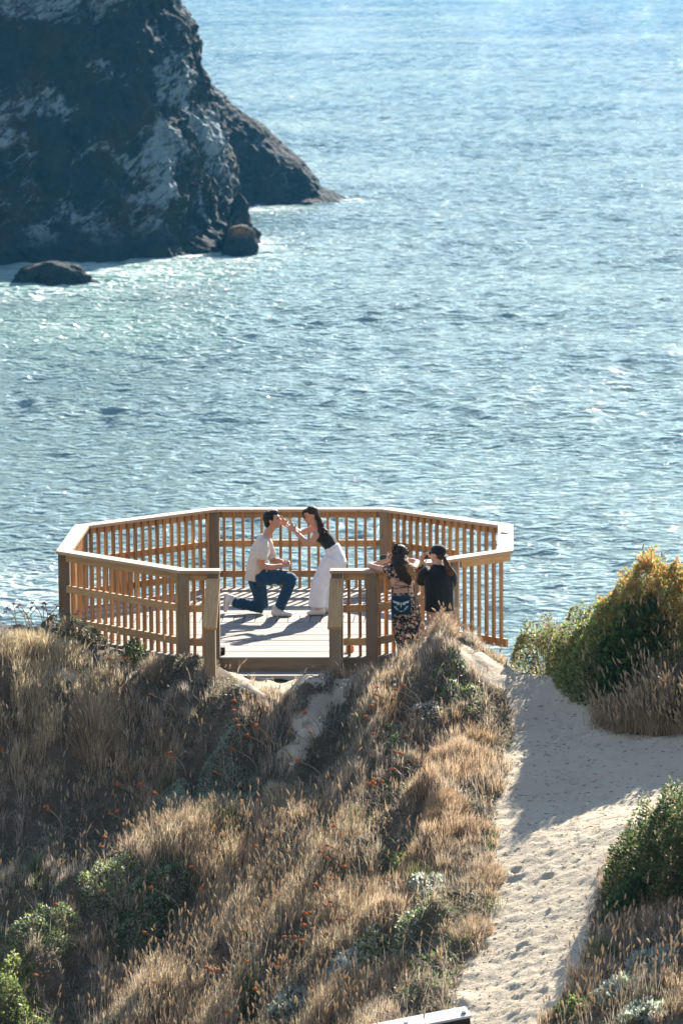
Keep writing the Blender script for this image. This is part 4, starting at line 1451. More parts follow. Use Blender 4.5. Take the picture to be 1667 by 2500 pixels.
# ================================================================== people
class Flesh:
    """overlapping tapered limbs, fused afterwards into one continuous surface"""
    def __init__(self, cap=1.0): self.v = []; self.f = []; self.cap = cap

    def limb(self, pts, rad, side=(0, 1, 0), n=14, smooth=3):
        """pts centre line; rad: r or (r along side, r across)"""
        pts = np.array(pts, float); rad = np.array([q if hasattr(q, '__len__') else (q, q) for q in rad], float)
        if len(pts) > 2 and smooth > 1:
            P = []; Q = []
            m = len(pts)
            for i in range(m - 1):
                p0, p1, p2, p3 = pts[max(i - 1, 0)], pts[i], pts[i + 1], pts[min(i + 2, m - 1)]
                for k in range(smooth):
                    t = k/smooth
                    P.append(.5*((2*p1) + (p2 - p0)*t + (2*p0 - 5*p1 + 4*p2 - p3)*t*t + (3*p1 - p0 - 3*p2 + p3)*t**3))
                    Q.append(rad[i]*(1 - t) + rad[i + 1]*t)
            P.append(pts[-1]); Q.append(rad[-1]); pts, rad = np.array(P), np.array(Q)
        d = np.gradient(pts, axis=0) if len(pts) > 2 else np.repeat((pts[1] - pts[0])[None], 2, 0)
        d /= np.maximum(np.linalg.norm(d, axis=1), 1e-9)[:, None]
        rings = []
        sd = np.array(side, float)
        def ring(c, dd, r):
            s = sd - dd*(sd @ dd)
            if np.linalg.norm(s) < .15:
                s = np.array((1.0, 0, 0)) - dd*dd[0]
            s /= np.linalg.norm(s); u = np.cross(dd, s)
            return [c + s*math.cos(2*math.pi*k/n)*r[0] + u*math.sin(2*math.pi*k/n)*r[1] for k in range(n)]
        cap = [(1.0, .08), (.86, .5), (.5, .86)]
        for off, sc in cap:
            rings.append(ring(pts[0] - d[0]*off*rad[0].min()*self.cap, d[0], rad[0]*sc))
        for i in range(len(pts)): rings.append(ring(pts[i], d[i], rad[i]))
        for off, sc in cap[::-1]:
            rings.append(ring(pts[-1] + d[-1]*off*rad[-1].min()*self.cap, d[-1], rad[-1]*sc))
        b = len(self.v)
        for rg in rings: self.v += rg
        for j in range(len(rings) - 1):
            for k in range(n):
                k2 = (k + 1) % n
                self.f.append([b + j*n + k, b + j*n + k2, b + (j + 1)*n + k2, b + (j + 1)*n + k])
        self.f.append(list(range(b + n - 1, b - 1, -1))); self.f.append(list(range(b + (len(rings) - 1)*n, b + len(rings)*n)))

    def ball(self, c, r, axes=None):
        m = MB(); m.ball(c, r, 16, 10, 0, axes)
        b = len(self.v); self.v += m.v
        nu, nv = 16, 10
        # closed poles: the ball keeps one vertex ring at each pole
        for q in m.f: self.f.append([b + i for i in q])

    def fuse(self, name, mat, parent, voxel=.008, it=3, noise=0., nscale=9., keep_world=True):
        me = bpy.data.meshes.new(name)
        me.from_pydata([tuple(p) for p in self.v], [], self.f)
        bm = bmesh.new(); bm.from_mesh(me)
        bmesh.ops.remove_doubles(bm, verts=bm.verts, dist=1e-5)
        bmesh.ops.recalc_face_normals(bm, faces=bm.faces)
        bm.to_mesh(me); bm.free()
        o = bpy.data.objects.new(name, me); COL.objects.link(o)
        a = o.modifiers.new('remesh', 'REMESH'); a.mode = 'VOXEL'; a.voxel_size = voxel
        s = o.modifiers.new('smooth', 'SMOOTH'); s.factor = .5; s.iterations = it
        dg = bpy.context.evaluated_depsgraph_get(); dg.update()
        m2 = bpy.data.meshes.new_from_object(o.evaluated_get(dg))
        bpy.data.objects.remove(o); bpy.data.meshes.remove(me)
        m2.name = name
        if noise:
            V = np.empty(len(m2.vertices)*3, np.float32); m2.vertices.foreach_get('co', V); V = V.reshape(-1, 3).astype(float)
            N = np.empty(len(m2.vertices)*3, np.float32); m2.vertices.foreach_get('normal', N); N = N.reshape(-1, 3)
            q = noise3(V[:, 0]*nscale, V[:, 1]*nscale, V[:, 2]*nscale*.6) + .5*noise3(V[:, 0]*nscale*2.3, V[:, 1]*nscale*2.3, V[:, 2]*nscale*1.3)
            m2.vertices.foreach_set('co', (V + N*(q*noise)[:, None]).astype(np.float32).ravel())
        m2.materials.clear(); m2.materials.append(mat)
        return link(name, m2, parent, None, True)


def hand(F, wrist, fdir, palm_n, thumb_side, L=.17, curl=(.3, .3, .35, .4), spread=.16, r=.0085):
    """palm and five separate fingers; fdir points along the fingers, palm_n out of the palm, thumb_side towards the thumb"""
    w = np.array(wrist, float); f = np.array(fdir, float); f /= np.linalg.norm(f)
    t = np.array(thumb_side, float); t -= f*(t @ f); t /= np.linalg.norm(t)
    n = np.cross(f, t)
    if n @ np.array(palm_n, float) < 0: n = -n
    F.limb([w, w + f*L*.2, w + f*L*.46], [(.024, .018), (.037, .016), (.040, .014)], side=t, smooth=2)
    for i, (off, ln) in enumerate(((.030, .92), (.010, 1.0), (-.010, .94), (-.029, .76))):
        b = w + f*L*.44 + t*off
        a = spread*(1.2 - i*.8); d = f*math.cos(a) + t*math.sin(a)
        seg = L*.56*ln; c = curl[i]
        p1 = b + d*seg*.42; d2 = d*math.cos(c) + n*math.sin(c)
        p2 = p1 + d2*seg*.32; d3 = d*math.cos(2*c) + n*math.sin(2*c)
        p3 = p2 + d3*seg*.24
        F.limb([b, p1, p2, p3], [r*1.08, r, r*.92, r*.8], side=t, n=8, smooth=1)
    b = w + f*L*.16 + t*.028
    d = f*.62 + t*.7 + n*.3; d /= np.linalg.norm(d)
    p1 = b + d*L*.24; d2 = f*.85 + t*.35 + n*.35; d2 /= np.linalg.norm(d2)
    F.limb([b, p1, p1 + d2*L*.2], [r*1.4, r*1.2, r*.9], side=t, n=8, smooth=1)


def head(F, c, face, up, s=1.0):
    """skull, jaw, nose, lips, chin and ears; face points forward. Returns the head's axes"""
    c = np.array(c, float); f = np.array(face, float); f /= np.linalg.norm(f)
    u = np.array(up, float); u -= f*(u @ f); u /= np.linalg.norm(u); l = np.cross(u, f)
    A = np.array((f, l, u))
    P = lambda a, b, d: c + (f*a + l*b + u*d)*s
    F.ball(P(-.012, 0, .025), (.093*s, .073*s, .092*s), A)
    F.ball(P(.022, 0, -.035), (.066*s, .060*s, .078*s), A)
    F.ball(P(.046, 0, -.078), (.034*s, .032*s, .026*s), A)
    F.limb([P(.070, 0, .022), P(.089, 0, -.008), P(.101, 0, -.020)], [.010*s, .011*s, .012*s], side=l, n=8, smooth=2)
    F.ball(P(.082, 0, .034), (.012*s, .034*s, .010*s), A)
    F.ball(P(.080, 0, -.047), (.012*s, .020*s, .006*s), A)
    F.ball(P(.076, 0, -.058), (.012*s, .018*s, .006*s), A)
    for k in (1, -1): F.ball(P(-.008, k*.073, -.008), (.019*s, .007*s, .030*s), A)
    return f, l, u


def eyes(parent, c, f, l, u, s=1.0):
    for k in (1, -1):
        p = np.array(c) + (f*.076 + l*k*.030 + u*.014)*s
        m = MB(); m.ball(p, (.008*s, .014*s, .008*s), 8, 6, 0, (f, l, u)); m.build('eye', eye_m, parent, True)
        m = MB(); b = np.array(c) + (f*.086 + l*k*.031 + u*.036)*s
        m.ball(b, (.006*s, .019*s, .0045*s), 8, 5, 0, (f, l, u)); m.build('eyebrow', hair_black, parent, True)


def mat_cloth(name, col, rough=.85, var=.08, bump=.25, sheen=.15, trans=0.):
    k = NT(name); o = k.obj()
    f = k.noise(o, 14, 4)
    k.set(Base_Color=k.ramp(f, [(.3, tuple(c*(1 - var) for c in col)), (.7, tuple(min(1, c*(1 + var)) for c in col))]), Roughness=rough)
    k.b.inputs['Specular IOR Level'].default_value = .2; k.b.inputs['Sheen Weight'].default_value = sheen
    h = k.math('ADD', k.noise(o, 16, 3, .5, 1.2, (1, 1, .35)), k.math('MULTIPLY', k.noise(o, 320, 2), .15))
    k.bump(h, bump, .03)
    if trans:
        tr = k.n('BsdfTranslucent'); tr.inputs[0].default_value = tuple(col) + (1,)
        mx = k.n('MixShader'); mx.inputs[0].default_value = trans
        k.l(k.b.outputs[0], mx.inputs[1]); k.l(tr.outputs[0], mx.inputs[2]); k.l(mx.outputs[0], k.out.inputs[0])
    return k.m


def mat_skin(name, col):
    k = NT(name); o = k.obj()
    c = k.ramp(k.noise(o, 9, 3), [(.3, tuple(q*.9 for q in col)), (.7, tuple(min(1, q*1.08) for q in col))])
    k.set(Base_Color=c, Roughness=.5); k.b.inputs['Specular IOR Level'].default_value = .35
    k.b.inputs['Subsurface Weight'].default_value = .15; k.b.inputs['Subsurface Radius'].default_value = (.02, .008, .004)
    k.b.inputs['Subsurface Scale'].default_value = .6
    return k.m


def mat_hair(name, a, b, rough=.6):
    k = NT(name); o = k.obj(); k.b.inputs['Specular IOR Level'].default_value = .18
    k.set(Base_Color=k.ramp(k.noise(o, 40, 5, .6, .8, (1, 1, .25)), [(.35, a), (.7, b)]), Roughness=rough)
    k.bump(k.noise(o, 90, 4, .6, .6, (1, 1, .2)), .7, .01)
    return k.m


def mat_floral():
    k = NT('black_floral_cotton'); o = k.obj()
    def dots(scale, thr, seedoff):
        v = k.n('TexVoronoi'); v.inputs['Scale'].default_value = scale
        ad = k.n('VectorMath', operation='ADD'); ad.inputs[1].default_value = (seedoff, seedoff*.7, -seedoff)
        nz = k.n('TexNoise'); nz.inputs['Scale'].default_value = scale*2.2; k.l(o, nz.inputs['Vector'])
        mx = k.n('Mix', data_type='VECTOR'); mx.inputs[0].default_value = .03; k.l(o, mx.inputs[4]); k.l(nz.outputs['Color'], mx.inputs[5])
        k.l(mx.outputs[1], ad.inputs[0]); k.l(ad.outputs[0], v.inputs['Vector'])
        return k.ramp(v.outputs['Distance'], [(thr, 1), (thr + .07, 0)]), v.outputs['Color']
    a, ac = dots(21, .34, 0.); b, bc = dots(34, .26, 3.3); c, cc = dots(60, .22, 7.1)
    hs = k.n('SeparateColor'); k.l(ac, hs.inputs[0])
    flower = k.ramp(hs.outputs[0], [(0, (.46, .17, .14)), (.35, (.55, .33, .2)), (.6, (.52, .44, .3)), (1, (.42, .14, .17))])
    hs2 = k.n('SeparateColor'); k.l(bc, hs2.inputs[0])
    fl2 = k.ramp(hs2.outputs[0], [(0, (.5, .44, .33)), (.5, (.55, .36, .28)), (1, (.45, .2, .2))])
    col = k.mix(c, (.012, .012, .013), (.42, .38, .28)); col = k.mix(b, col, fl2); col = k.mix(a, col, flower)
    k.set(Base_Color=col, Roughness=.85); k.b.inputs['Specular IOR Level'].default_value = .15
    k.bump(k.noise(o, 14, 3, .5, 1, (1, 1, .3)), .3, .03)
    return k.m


skin_m = mat_skin('skin', (.50, .255, .165)); skin_pale = mat_skin('pale_skin', (.56, .325, .225))
hair_black = mat_hair('black_hair', (.010, .008, .007), (.03, .022, .018))
hair_dark = mat_hair('dark_brown_hair', (.016, .011, .008), (.055, .034, .02))
hair_brown = mat_hair('chestnut_hair', (.03, .018, .01), (.16, .08, .035))
hair_sunlit = mat_hair('sunlit_dark_hair', (.20, .10, .04), (.50, .29, .13))  # dark hair with the sun's gold put into its colour
eye_m = mat_plain('eye', (.03, .02, .018), .2, .05)
shirt_m = mat_cloth('beige_linen', (.60, .53, .45), bump=.35)
jean_m = mat_cloth('blue_denim', (.014, .05, .095), bump=.35)
white_m2 = mat_cloth('white_cotton', (.78, .77, .78), bump=.3, trans=.12)
blackc_m = mat_cloth('black_cotton', (.014, .016, .017), bump=.35)
tank_m = mat_cloth('black_knit', (.016, .018, .02), bump=.15)
shoe_m = mat_plain('off_white_trainer', (.62, .59, .55), .7, .15, 30, .3, 40)
sole_m = mat_plain('trainer_sole', (.42, .36, .30), .8, .2)
tan_m = mat_cloth('tan_cotton', (.42, .29, .22), bump=.2)
floral_m = mat_floral()
phone_m = mat_plain('phone_black', (.012, .012, .014), .25, .05)
screen_m = mat_plain('phone_glass', (.03, .06, .06), .08, .05)
cord_m = mat_plain('black_cord', (.012, .012, .013), .7, .1)
navy_m = mat_cloth('navy_bag_fabric', (.012, .035, .055), bump=.3)
bagwhite_m = mat_plain('white_print', (.55, .62, .62), .8, .1)
glass_m = mat_plain('dark_lens', (.012, .010, .010), .12, .05)


def shoe(parent, heel, toe, up, w=.045, name='shoe'):
    heel = np.array(heel, float); toe = np.array(toe, float); d = toe - heel; L = np.linalg.norm(d); d /= L
    u = np.array(up, float); u -= d*(u @ d); u /= np.linalg.norm(u); s = np.cross(u, d)
    F = Flesh()
    F.limb([heel + d*.03 + u*.045, heel + d*L*.35 + u*.045, heel + d*L*.7 + u*.036, heel + d*(L - .035) + u*.030], [(w*.8, .042), (w*.88, .042), (w, .032), (w*.82, .025)], side=s)
    F.limb([heel + d*.045 + u*.06, heel + d*.055 + u*.115], [(w*.8, .046), (w*.78, .045)], side=s)
    F.limb([heel + d*L*.3 + u*.085, heel + d*L*.55 + u*.066], [(w*.5, .02), (w*.55, .018)], side=s)
    o = F.fuse(name, shoe_m, parent, .006, 2)
    F = Flesh(); F.limb([heel + d*.025 + u*.014, heel + d*L*.4 + u*.013, heel + d*L*.72 + u*.013, heel + d*(L - .03) + u*.016], [(w*.86, .013), (w*.86, .013), (w*1.06, .013), (w*.85, .013)], side=s)
    F.fuse('sole', sole_m, o, .005, 1)
    return o


def z3(a, b, Y, dy=0.):            # a point read off an enlargement of the couple
    return at(520 + a*.2232, 1210 + b*.2232, Y=Y + dy)


def strand(B, pts, r0, r1=None, n=5):
    k = len(pts); r1 = r0*.35 if r1 is None else r1
    B.tube(pts, [r0 + (r1 - r0)*i/(k - 1) for i in range(k)], n)


# ------------------------------------------------------------------ the man on one knee
def man():
    Y = .42
    p = lambda a, b, dy=0.: z3(a, b, Y, dy)
    g = at(560, 1500, Y=Y); root = empty('person', (g[0], Y, 0))
    tag(root, 'man with short black hair kneeling on one knee in beige shirt and jeans', 'person')
    F = Flesh()
    hc = p(655, 268); face = np.array((.95, -.16, .21)); upv = np.array((-.22, 0, .97))
    f, l, u = head(F, hc, face, upv, 1.06)
    F.limb([p(590, 440), p(618, 380), p(645, 330)], [(.062, .060), (.056, .056), (.056, .060)])
    # trunk
    F.limb([p(478, 850), p(478, 800), p(515, 620), p(560, 500), p(585, 455)], [(.12, .085), (.125, .09), (.16, .11), (.145, .09), (.07, .06)])
    F.limb([p(560, 500, -.14), p(545, 560, -.19)], [.055, .055]); F.limb([p(580, 490, .14), p(600, 560, .19)], [.055, .055])
    # near arm and far arm
    F.limb([p(545, 540, -.19), p(533, 650, -.215), p(535, 765, -.22)], [.054, .050, .043])
    F.limb([p(535, 765, -.22), p(640, 785, -.18), p(745, 765, -.12)], [.043, .041, .028])
    F.limb([p(600, 540, .19), p(635, 640, .20), p(655, 725, .19)], [.052, .048, .041])
    F.limb([p(655, 725, .19), p(715, 715, .13), p(765, 725, .04)], [.041, .037, .027])
    hand(F, p(748, 764, -.12), p(830, 750, -.06) - p(748, 764, -.12), (0, .6, -.5), (0, .5, .85), .165, (.35, .5, .6, .7))
    hand(F, p(765, 725, .04), p(835, 745, -.02) - p(765, 725, .04), (0, -.6, -.5), (0, -.5, .85), .165, (.55, .6, .65, .7))
    # legs, mostly inside the trousers
    F.limb([p(500, 880, -.1), p(840, 905, -.12)], [.06, .045]); F.limb([p(840, 915, -.12), p(725, 1215, -.13)], [.045, .038])
    F.limb([p(485, 900, .1), p(535, 1200, .13)], [.06, .045]); F.limb([p(535, 1200, .13), p(215, 1175, .13)], [.045, .038])
    F.fuse('body', skin_m, root, .0065, 3)
    eyes(root, hc, f, l, u, 1.06)
    # hair
    H = Flesh(); P = lambda a, b, d: hc + (f*a + l*b + u*d)*1.06
    A = np.array((f, l, u))
    H.ball(P(-.028, 0, .048), (.096, .086, .085), A); H.ball(P(-.062, 0, .0), (.060, .080, .085), A); H.ball(P(-.068, 0, -.045), (.045, .064, .055), A)
    H.ball(P(.035, 0, .092), (.058, .066, .036), A); H.ball(P(.064, 0, .082), (.028, .056, .028), A)
    for k in (1, -1): H.ball(P(.004, k*.068, .032), (.028, .014, .036), A)
    rr = np.random.default_rng(4)
    for i in range(70):
        a, b = rr.uniform(-.09, .085), rr.uniform(-.06, .06); q = P(a, b, .105 - abs(a)*.25 - abs(b)*.35 + rr.uniform(0, .008))
        H.limb([q, q + f*rr.uniform(-.02, .02) + u*.012 + l*rr.uniform(-.012, .012)], [.008, .005], n=6)
    H.fuse('hair', hair_black, root, .006, 1, .003, 45)
    # shirt: boxy, open collar, short wide sleeves
    S = Flesh(.15)
    S.limb([p(455, 912), p(462, 850), p(480, 740), p(515, 610), p(555, 505), p(588, 450)], [(.185, .132), (.182, .128), (.178, .125), (.192, .132), (.165, .105), (.075, .070)])
    S.limb([p(550, 500, -.13), p(543, 560, -.195), p(540, 690, -.222)], [.074, .078, .076]); S.limb([p(590, 490, .13), p(605, 560, .2), p(640, 680, .212)], [.070, .074, .074])
    o = S.fuse('shirt', shirt_m, root, .008, 2, .012, 11)
    m = MB()
    for sy in (-1, 1):
        m.bar(p(578, 425, .045*sy), p(655, 520, .035*sy), .05, .006, up=(1, 0, .4))
    m.bar(p(570, 428, -.05), p(570, 428, .05), .045, .008, up=(-.5, 0, 1))
    m.build('collar', shirt_m, o)
    m = MB()
    for b_ in (560, 620, 680, 740): m.ball(p(655 + (b_ - 560)*-.05, b_, -.0), .006, 6, 4)
    m.build('button', shoe_m, o, True)
    # trousers
    T = Flesh(.2)
    T.limb([p(475, 800), p(475, 860), p(480, 920)], [(.155, .118), (.165, .13), (.15, .125)])
    T.limb([p(490, 905, -.085), p(680, 890, -.11), p(835, 905, -.125), p(868, 935, -.125)], [.112, .103, .085, .072])
    T.limb([p(850, 925, -.125), p(800, 1060, -.13), p(745, 1190, -.13), p(728, 1222, -.13)], [.082, .078, .07, .070])
    T.limb([p(480, 920, .07), p(510, 1060, .11), p(538, 1180, .13), p(540, 1222, .13)], [.112, .100, .088, .076])
    T.limb([p(545, 1222, .13), p(420, 1200, .13), p(290, 1180, .13), p(225, 1172, .13)], [.078, .077, .070, .068])
    T.fuse('trousers', jean_m, root, .008, 2, .012, 14)
    m = MB(); m.bar(p(540, 850, -.128), p(560, 880, -.128), .05, .012, up=(0, 1, 0)); m.build('belt_loop', jean_m, root)
    # shoes: the near foot flat, the far foot up on its toes
    hz = p(640, 1305, -.13); tz = p(880, 1312, -.13); hz[2] = .0; tz[2] = 0.
    shoe(root, hz, tz, (0, 0, 1), .047)
    shoe(root, p(120, 1075, .13), p(112, 1290, .13) + np.array((0, 0, .01)), (1, 0, .05), .047)
    m = MB(); m.tube([p(222, 1165, .13), p(190, 1150, .13)], [.045, .045], 12); m.build('sock', white_m2, root, True)


man()


# ------------------------------------------------------------------ the woman bending towards him
def woman():
    Y = .50
    p = lambda a, b, dy=0.: z3(a, b, Y, dy)
    g = at(775, 1500, Y=Y); root = empty('person', (g[0], Y, 0))
    tag(root, 'woman in black top and white wide trousers bending to hold the kneeling man', 'person')
    F = Flesh()
    hc = p(1070, 222); face = np.array((-.90, -.20, -.32)); upv = np.array((-.25, 0, .97))
    f, l, u = head(F, hc, face, upv, 1.0)
    F.limb([p(1160, 415), p(1125, 345), p(1095, 290)], [(.050, .050), (.045, .046), (.048, .052)])
    F.limb([p(1335, 670), p(1300, 570), p(1240, 480), p(1185, 410), p(1150, 380)], [(.105, .085), (.11, .08), (.12, .085), (.125, .075), (.06, .05)])
    F.limb([p(1165, 420, -.10), p(1120, 440, -.16)], [.045, .046]); F.limb([p(1140, 390, .10), p(1105, 360, .15)], [.044, .044])
    # near arm
    F.limb([p(1125, 435, -.16), p(1085, 500, -.19), p(1035, 530, -.20)], [.046, .042, .036])
    F.limb([p(1035, 530, -.20), p(960, 455, -.19), p(895, 385, -.16)], [.036, .034, .023])
    hand(F, p(897, 388, -.16), p(838, 318, -.13) - p(897, 388, -.16), (-.3, .9, 0), (.5, .1, .8), .175, (.12, .2, .25, .3), .24)
    # far arm, its hand behind his cheek
    F.limb([p(1110, 350, .15), p(1040, 380, .19), p(960, 412, .20)], [.044, .041, .036])
    F.limb([p(960, 412, .20), p(880, 365, .18), p(800, 325, .13)], [.036, .034, .023])
    hand(F, p(802, 326, .13), p(740, 262, .10) - p(802, 326, .13), (-.3, -.9, 0), (.4, 0, .9), .165, (.15, .2, .25, .3), .1)
    # legs
    F.limb([p(1320, 720, -.08), p(1180, 920, -.1), p(1140, 1215, -.1)], [.07, .055, .04]); F.limb([p(1350, 720, .08), p(1290, 950, .08), p(1235, 1215, .08)], [.07, .055, .04])
    F.fuse('body', skin_m, root, .0065, 3)
    eyes(root, hc, f, l, u)
    # hair: a cap drawn back, loose locks in front, a long wavy tail down her back
    H = Flesh(); P = lambda a, b, d: hc + (f*a + l*b + u*d)
    A = np.array((f, l, u))
    H.ball(P(-.028, 0, .045), (.093, .080, .080), A); H.ball(P(-.06, 0, .0), (.055, .072, .07), A); H.ball(P(.03, 0, .085), (.05, .06, .03), A)
    H.limb([P(.072, -.035, .088), P(.088, -.045, .045), P(.088, -.05, -.02), P(.07, -.05, -.075), P(.085, -.05, -.10)], [.011, .009, .007, .005, .003], n=6)
    H.limb([P(.072, .035, .088), P(.09, .045, .04), P(.086, .05, -.03), P(.075, .05, -.09)], [.010, .008, .006, .003], n=6)
    H.limb([p(1135, 235), p(1160, 262), p(1178, 310, -.03), p(1185, 400, -.09), p(1170, 470, -.13), p(1160, 500, -.14)], [.045, .034, .042, .046, .036, .012], side=(1, 0, 0))
    rr = np.random.default_rng(8)
    for i in range(46):
        o1 = rr.normal(size=3)*.016; o2 = rr.normal(size=3)*.022; e = rr.uniform(-60, 10)
        H.limb([p(1160, 262) + o1*.4, p(1182, 320, -.03) + o1, p(1190 + rr.uniform(-35, 35), 400, -.10) + o2, p(1165 + rr.uniform(-30, 30), 470 + e*.5, -.13) + o2, p(1150 + rr.uniform(-20, 30), 510 + e, -.14) + o2],
               [.010, .010, .009, .007, .002], n=6, smooth=2)
    H.fuse('hair', hair_dark, root, .006, 1, .003, 40)
    # fitted short top
    S = Flesh(.15)
    S.limb([p(1306, 578), p(1288, 545), p(1240, 475), p(1195, 420), p(1165, 400)], [(.128, .096), (.128, .096), (.138, .103), (.13, .088), (.075, .05)])
    S.limb([p(1165, 425, -.10), p(1140, 440, -.14)], [.052, .052]); S.limb([p(1145, 395, .10), p(1125, 385, .135)], [.05, .05])
    S.fuse('top', tank_m, root, .007, 3, .002, 18)
    # wide white trousers, high waist
    T = Flesh(.2)
    T.limb([p(1297, 548), p(1312, 590), p(1335, 680), p(1345, 740)], [(.134, .098), (.145, .112), (.17, .138), (.16, .135)])
    T.limb([p(1318, 700, -.085), p(1245, 830, -.10), p(1180, 960, -.11), p(1150, 1090, -.11), p(1135, 1205, -.11)], [(.125, .135), (.12, .125), (.115, .118), (.115, .112), (.125, .118)])
    T.limb([p(1362, 700, .085), p(1325, 850, .09), p(1275, 1000, .09), p(1235, 1120, .09), p(1215, 1215, .09)], [(.125, .13), (.12, .12), (.112, .11), (.112, .10), (.118, .10)])
    T.fuse('trousers', white_m2, root, .008, 2, .013, 9)
    hz = p(1228, 1290, -.10); tz = p(1015, 1290, -.12); hz[2] = 0; tz[2] = 0
    shoe(root, hz, tz, (0, 0, 1), .043)
    hz = p(1330, 1262, .10); tz = p(1150, 1262, .08); hz[2] = 0; tz[2] = 0
    shoe(root, hz, tz, (0, 0, 1), .043)


woman()


def z4(a, b, Y, dy=0.):            # a point read off an enlargement of the two at the rail
    return at(880 + a*.16582, 1300 + b*.16585, Y=Y + dy)


# ------------------------------------------------------------------ the woman in the flowered dress at the rail
def dress_woman():
    Y = -3.02
    p = lambda a, b, dy=0.: z4(a, b, Y, dy)
    g = p(650, 1880); root = empty('person', (g[0], Y, g[2]))
    tag(root, 'woman with long curly hair in black flowered dress filming over the rail', 'person')
    F = Flesh()
    hc = p(565, 320, .10); face = np.array((-.45, .88, -.05)); upv = np.array((0, .12, 1))
    f, l, u = head(F, hc, face, upv, 1.0)
    F.limb([p(575, 500, .0), p(572, 440, .05), p(568, 380, .09)], [.05, .045, .05], side=(1, 0, 0))
    F.limb([p(625, 1050, -.02), p(628, 860, -.02), p(600, 700, -.02), p(575, 570, .0), p(572, 500, .02)], [(.165, .12), (.122, .09), (.135, .09), (.15, .085), (.07, .05)], side=(1, 0, 0))
    F.limb([p(470, 540, .02), p(400, 545, .05)], [.045, .044]); F.limb([p(680, 540, .02), p(745, 545, .04)], [.045, .044])
    yr = .30          # the elbows rest on the cap board
    F.limb([p(405, 545, .05), p(270, 530, .17), p(130, 488, .26)], [.043, .039, .034])
    e2 = p(130, 488, .26)
    F.limb([e2, p(260, 452, .34), p(395, 408, .36)], [.034, .032, .022])
    hand(F, p(392, 410, .36), p(455, 350, .34) - p(392, 410, .36), (-.2, .3, .9), (-.7, .2, .6), .16, (.5, .6, .6, .6))
    F.limb([p(745, 545, .04), p(800, 500, .2), p(828, 440, .34)], [.043, .038, .034])
    F.limb([p(828, 440, .34), p(740, 412, .40), p(560, 400, .42)], [.034, .031, .023])
    hand(F, p(560, 400, .42), p(440, 375, .40) - p(560, 400, .42), (0, .2, .9), (0, .5, .6), .16, (.5, .6, .6, .6))
    F.limb([p(590, 1300, -.02), p(596, 1700, .0), p(600, 1885, .0)], [.09, .055, .036]); F.limb([p(690, 1300, .0), p(700, 1700, .1), p(705, 1885, .1)], [.09, .055, .036])
    F.limb([p(600, 1905, .02), p(590, 1900, .18)], [.032, .026]); F.limb([p(705, 1900, .12), p(705, 1900, .28)], [.032, .026])
    F.fuse('body', skin_pale, root, .0065, 3)
    # dress: bodice with cap sleeves, open laced back, flaring skirt
    S = Flesh(.15)
    S.limb([p(590, 652, -.012), p(580, 590, -.008), p(574, 530, .0)], [(.158, .104), (.168, .104), (.145, .085)], side=(1, 0, 0))
    S.limb([p(480, 520, .01), p(415, 535, .04), p(385, 560, .06)], [.058, .062, .062]); S.limb([p(680, 520, .01), p(735, 535, .03), p(765, 560, .05)], [.058, .062, .060])
    for a, b in ((482, 490), (757, 760)):
        S.limb([p(a - 25, 640, .045), p(b - 2, 760, .05), p(b, 880, .03)], [(.032, .05), (.03, .045), (.034, .05)], side=(1, 0, 0))
    S.limb([p(598, 640, .07), p(620, 760, .065), p(628, 870, .03)], [(.14, .05), (.13, .045), (.125, .06)], side=(1, 0, 0))
    S.limb([p(632, 880, -.02), p(636, 960, -.022), p(650, 1090, -.025), p(672, 1250, -.02), p(700, 1430, -.01), p(735, 1600, .0), p(725, 1720, .0)],
           [(.128, .098), (.148, .115), (.172, .142), (.182, .150), (.186, .150), (.185, .145), (.14, .125)], side=(1, 0, 0))
    o = S.fuse('dress', floral_m, root, .007, 2, .005, 14)
    m = MB()
    for (a, b, c, d) in ((500, 745, 680, 665), (480, 770, 740, 800), (520, 690, 760, 780), (485, 825, 775, 800), (500, 830, 690, 790), (690, 800, 770, 825)):
        q = [p(a + (c - a)*t, b + (d - b)*t, -.118 + .02*(2*abs(t - .5))**2) for t in np.linspace(0, 1, 6)]
        m.tube(q, .0035, 5)
    m.build('lacing', cord_m, o)
    # hair
    H = Flesh(); P = lambda a, b, d: hc + (f*a + l*b + u*d)
    A = np.array((f, l, u))
    H.ball(P(-.024, 0, .04), (.102, .088, .085), A); H.ball(P(-.05, 0, -.02), (.07, .085, .085), A); H.ball(P(.02, 0, .075), (.06, .07, .04), A)
    H.limb([p(565, 380, .0), p(585, 470, -.07), p(640, 580, -.105), p(695, 690, -.115), p(725, 760, -.115)], [(.105, .06), (.095, .05), (.08, .045), (.055, .035), (.02, .015)], side=(1, 0, 0))
    rr = np.random.default_rng(9)
    for i in range(70):
        a = rr.uniform(-80, 80); b = rr.uniform(-70, 50)
        ph = rr.uniform(0, 6.28); q = []
        for t in np.linspace(0, 1, 9):
            q.append(p(565 + a*(.75 + .2*t) + 130*t**1.2 + b*t*.5, 330 + 400*t*(.8 + .2*math.sin(ph)), .05 - .15*min(1, t*2.2)) + np.array((.011*math.sin(ph + t*19), .010*math.cos(ph + t*17) - .012, 0)))
        H.limb(q, [.010, .011, .011, .010, .010, .009, .008, .007, .003], n=6, smooth=1)
    for i in range(60):
        t = rr.uniform(0, 6.28); z = rr.uniform(-.5, 1.0); q = math.sqrt(max(0, 1 - z*z))
        c0 = hc + (f*(-.02 + .085*q*math.cos(t)) + l*(.085*q*math.sin(t)) + u*(.03 + .088*z))
        if q*math.cos(t) > .55 and z < .45: continue
        o1 = rr.normal(size=3)*.012
        H.limb([c0, c0 + o1 + (c0 - hc)*.12, c0 + o1*1.8 + (c0 - hc)*.10 - u*.02, c0 + o1*1.2 - u*.045], [.008, .008, .007, .004], n=6, smooth=2)
    H.fuse('hair', hair_dark, root, .0065, 1, .004, 40)
    H = Flesh()
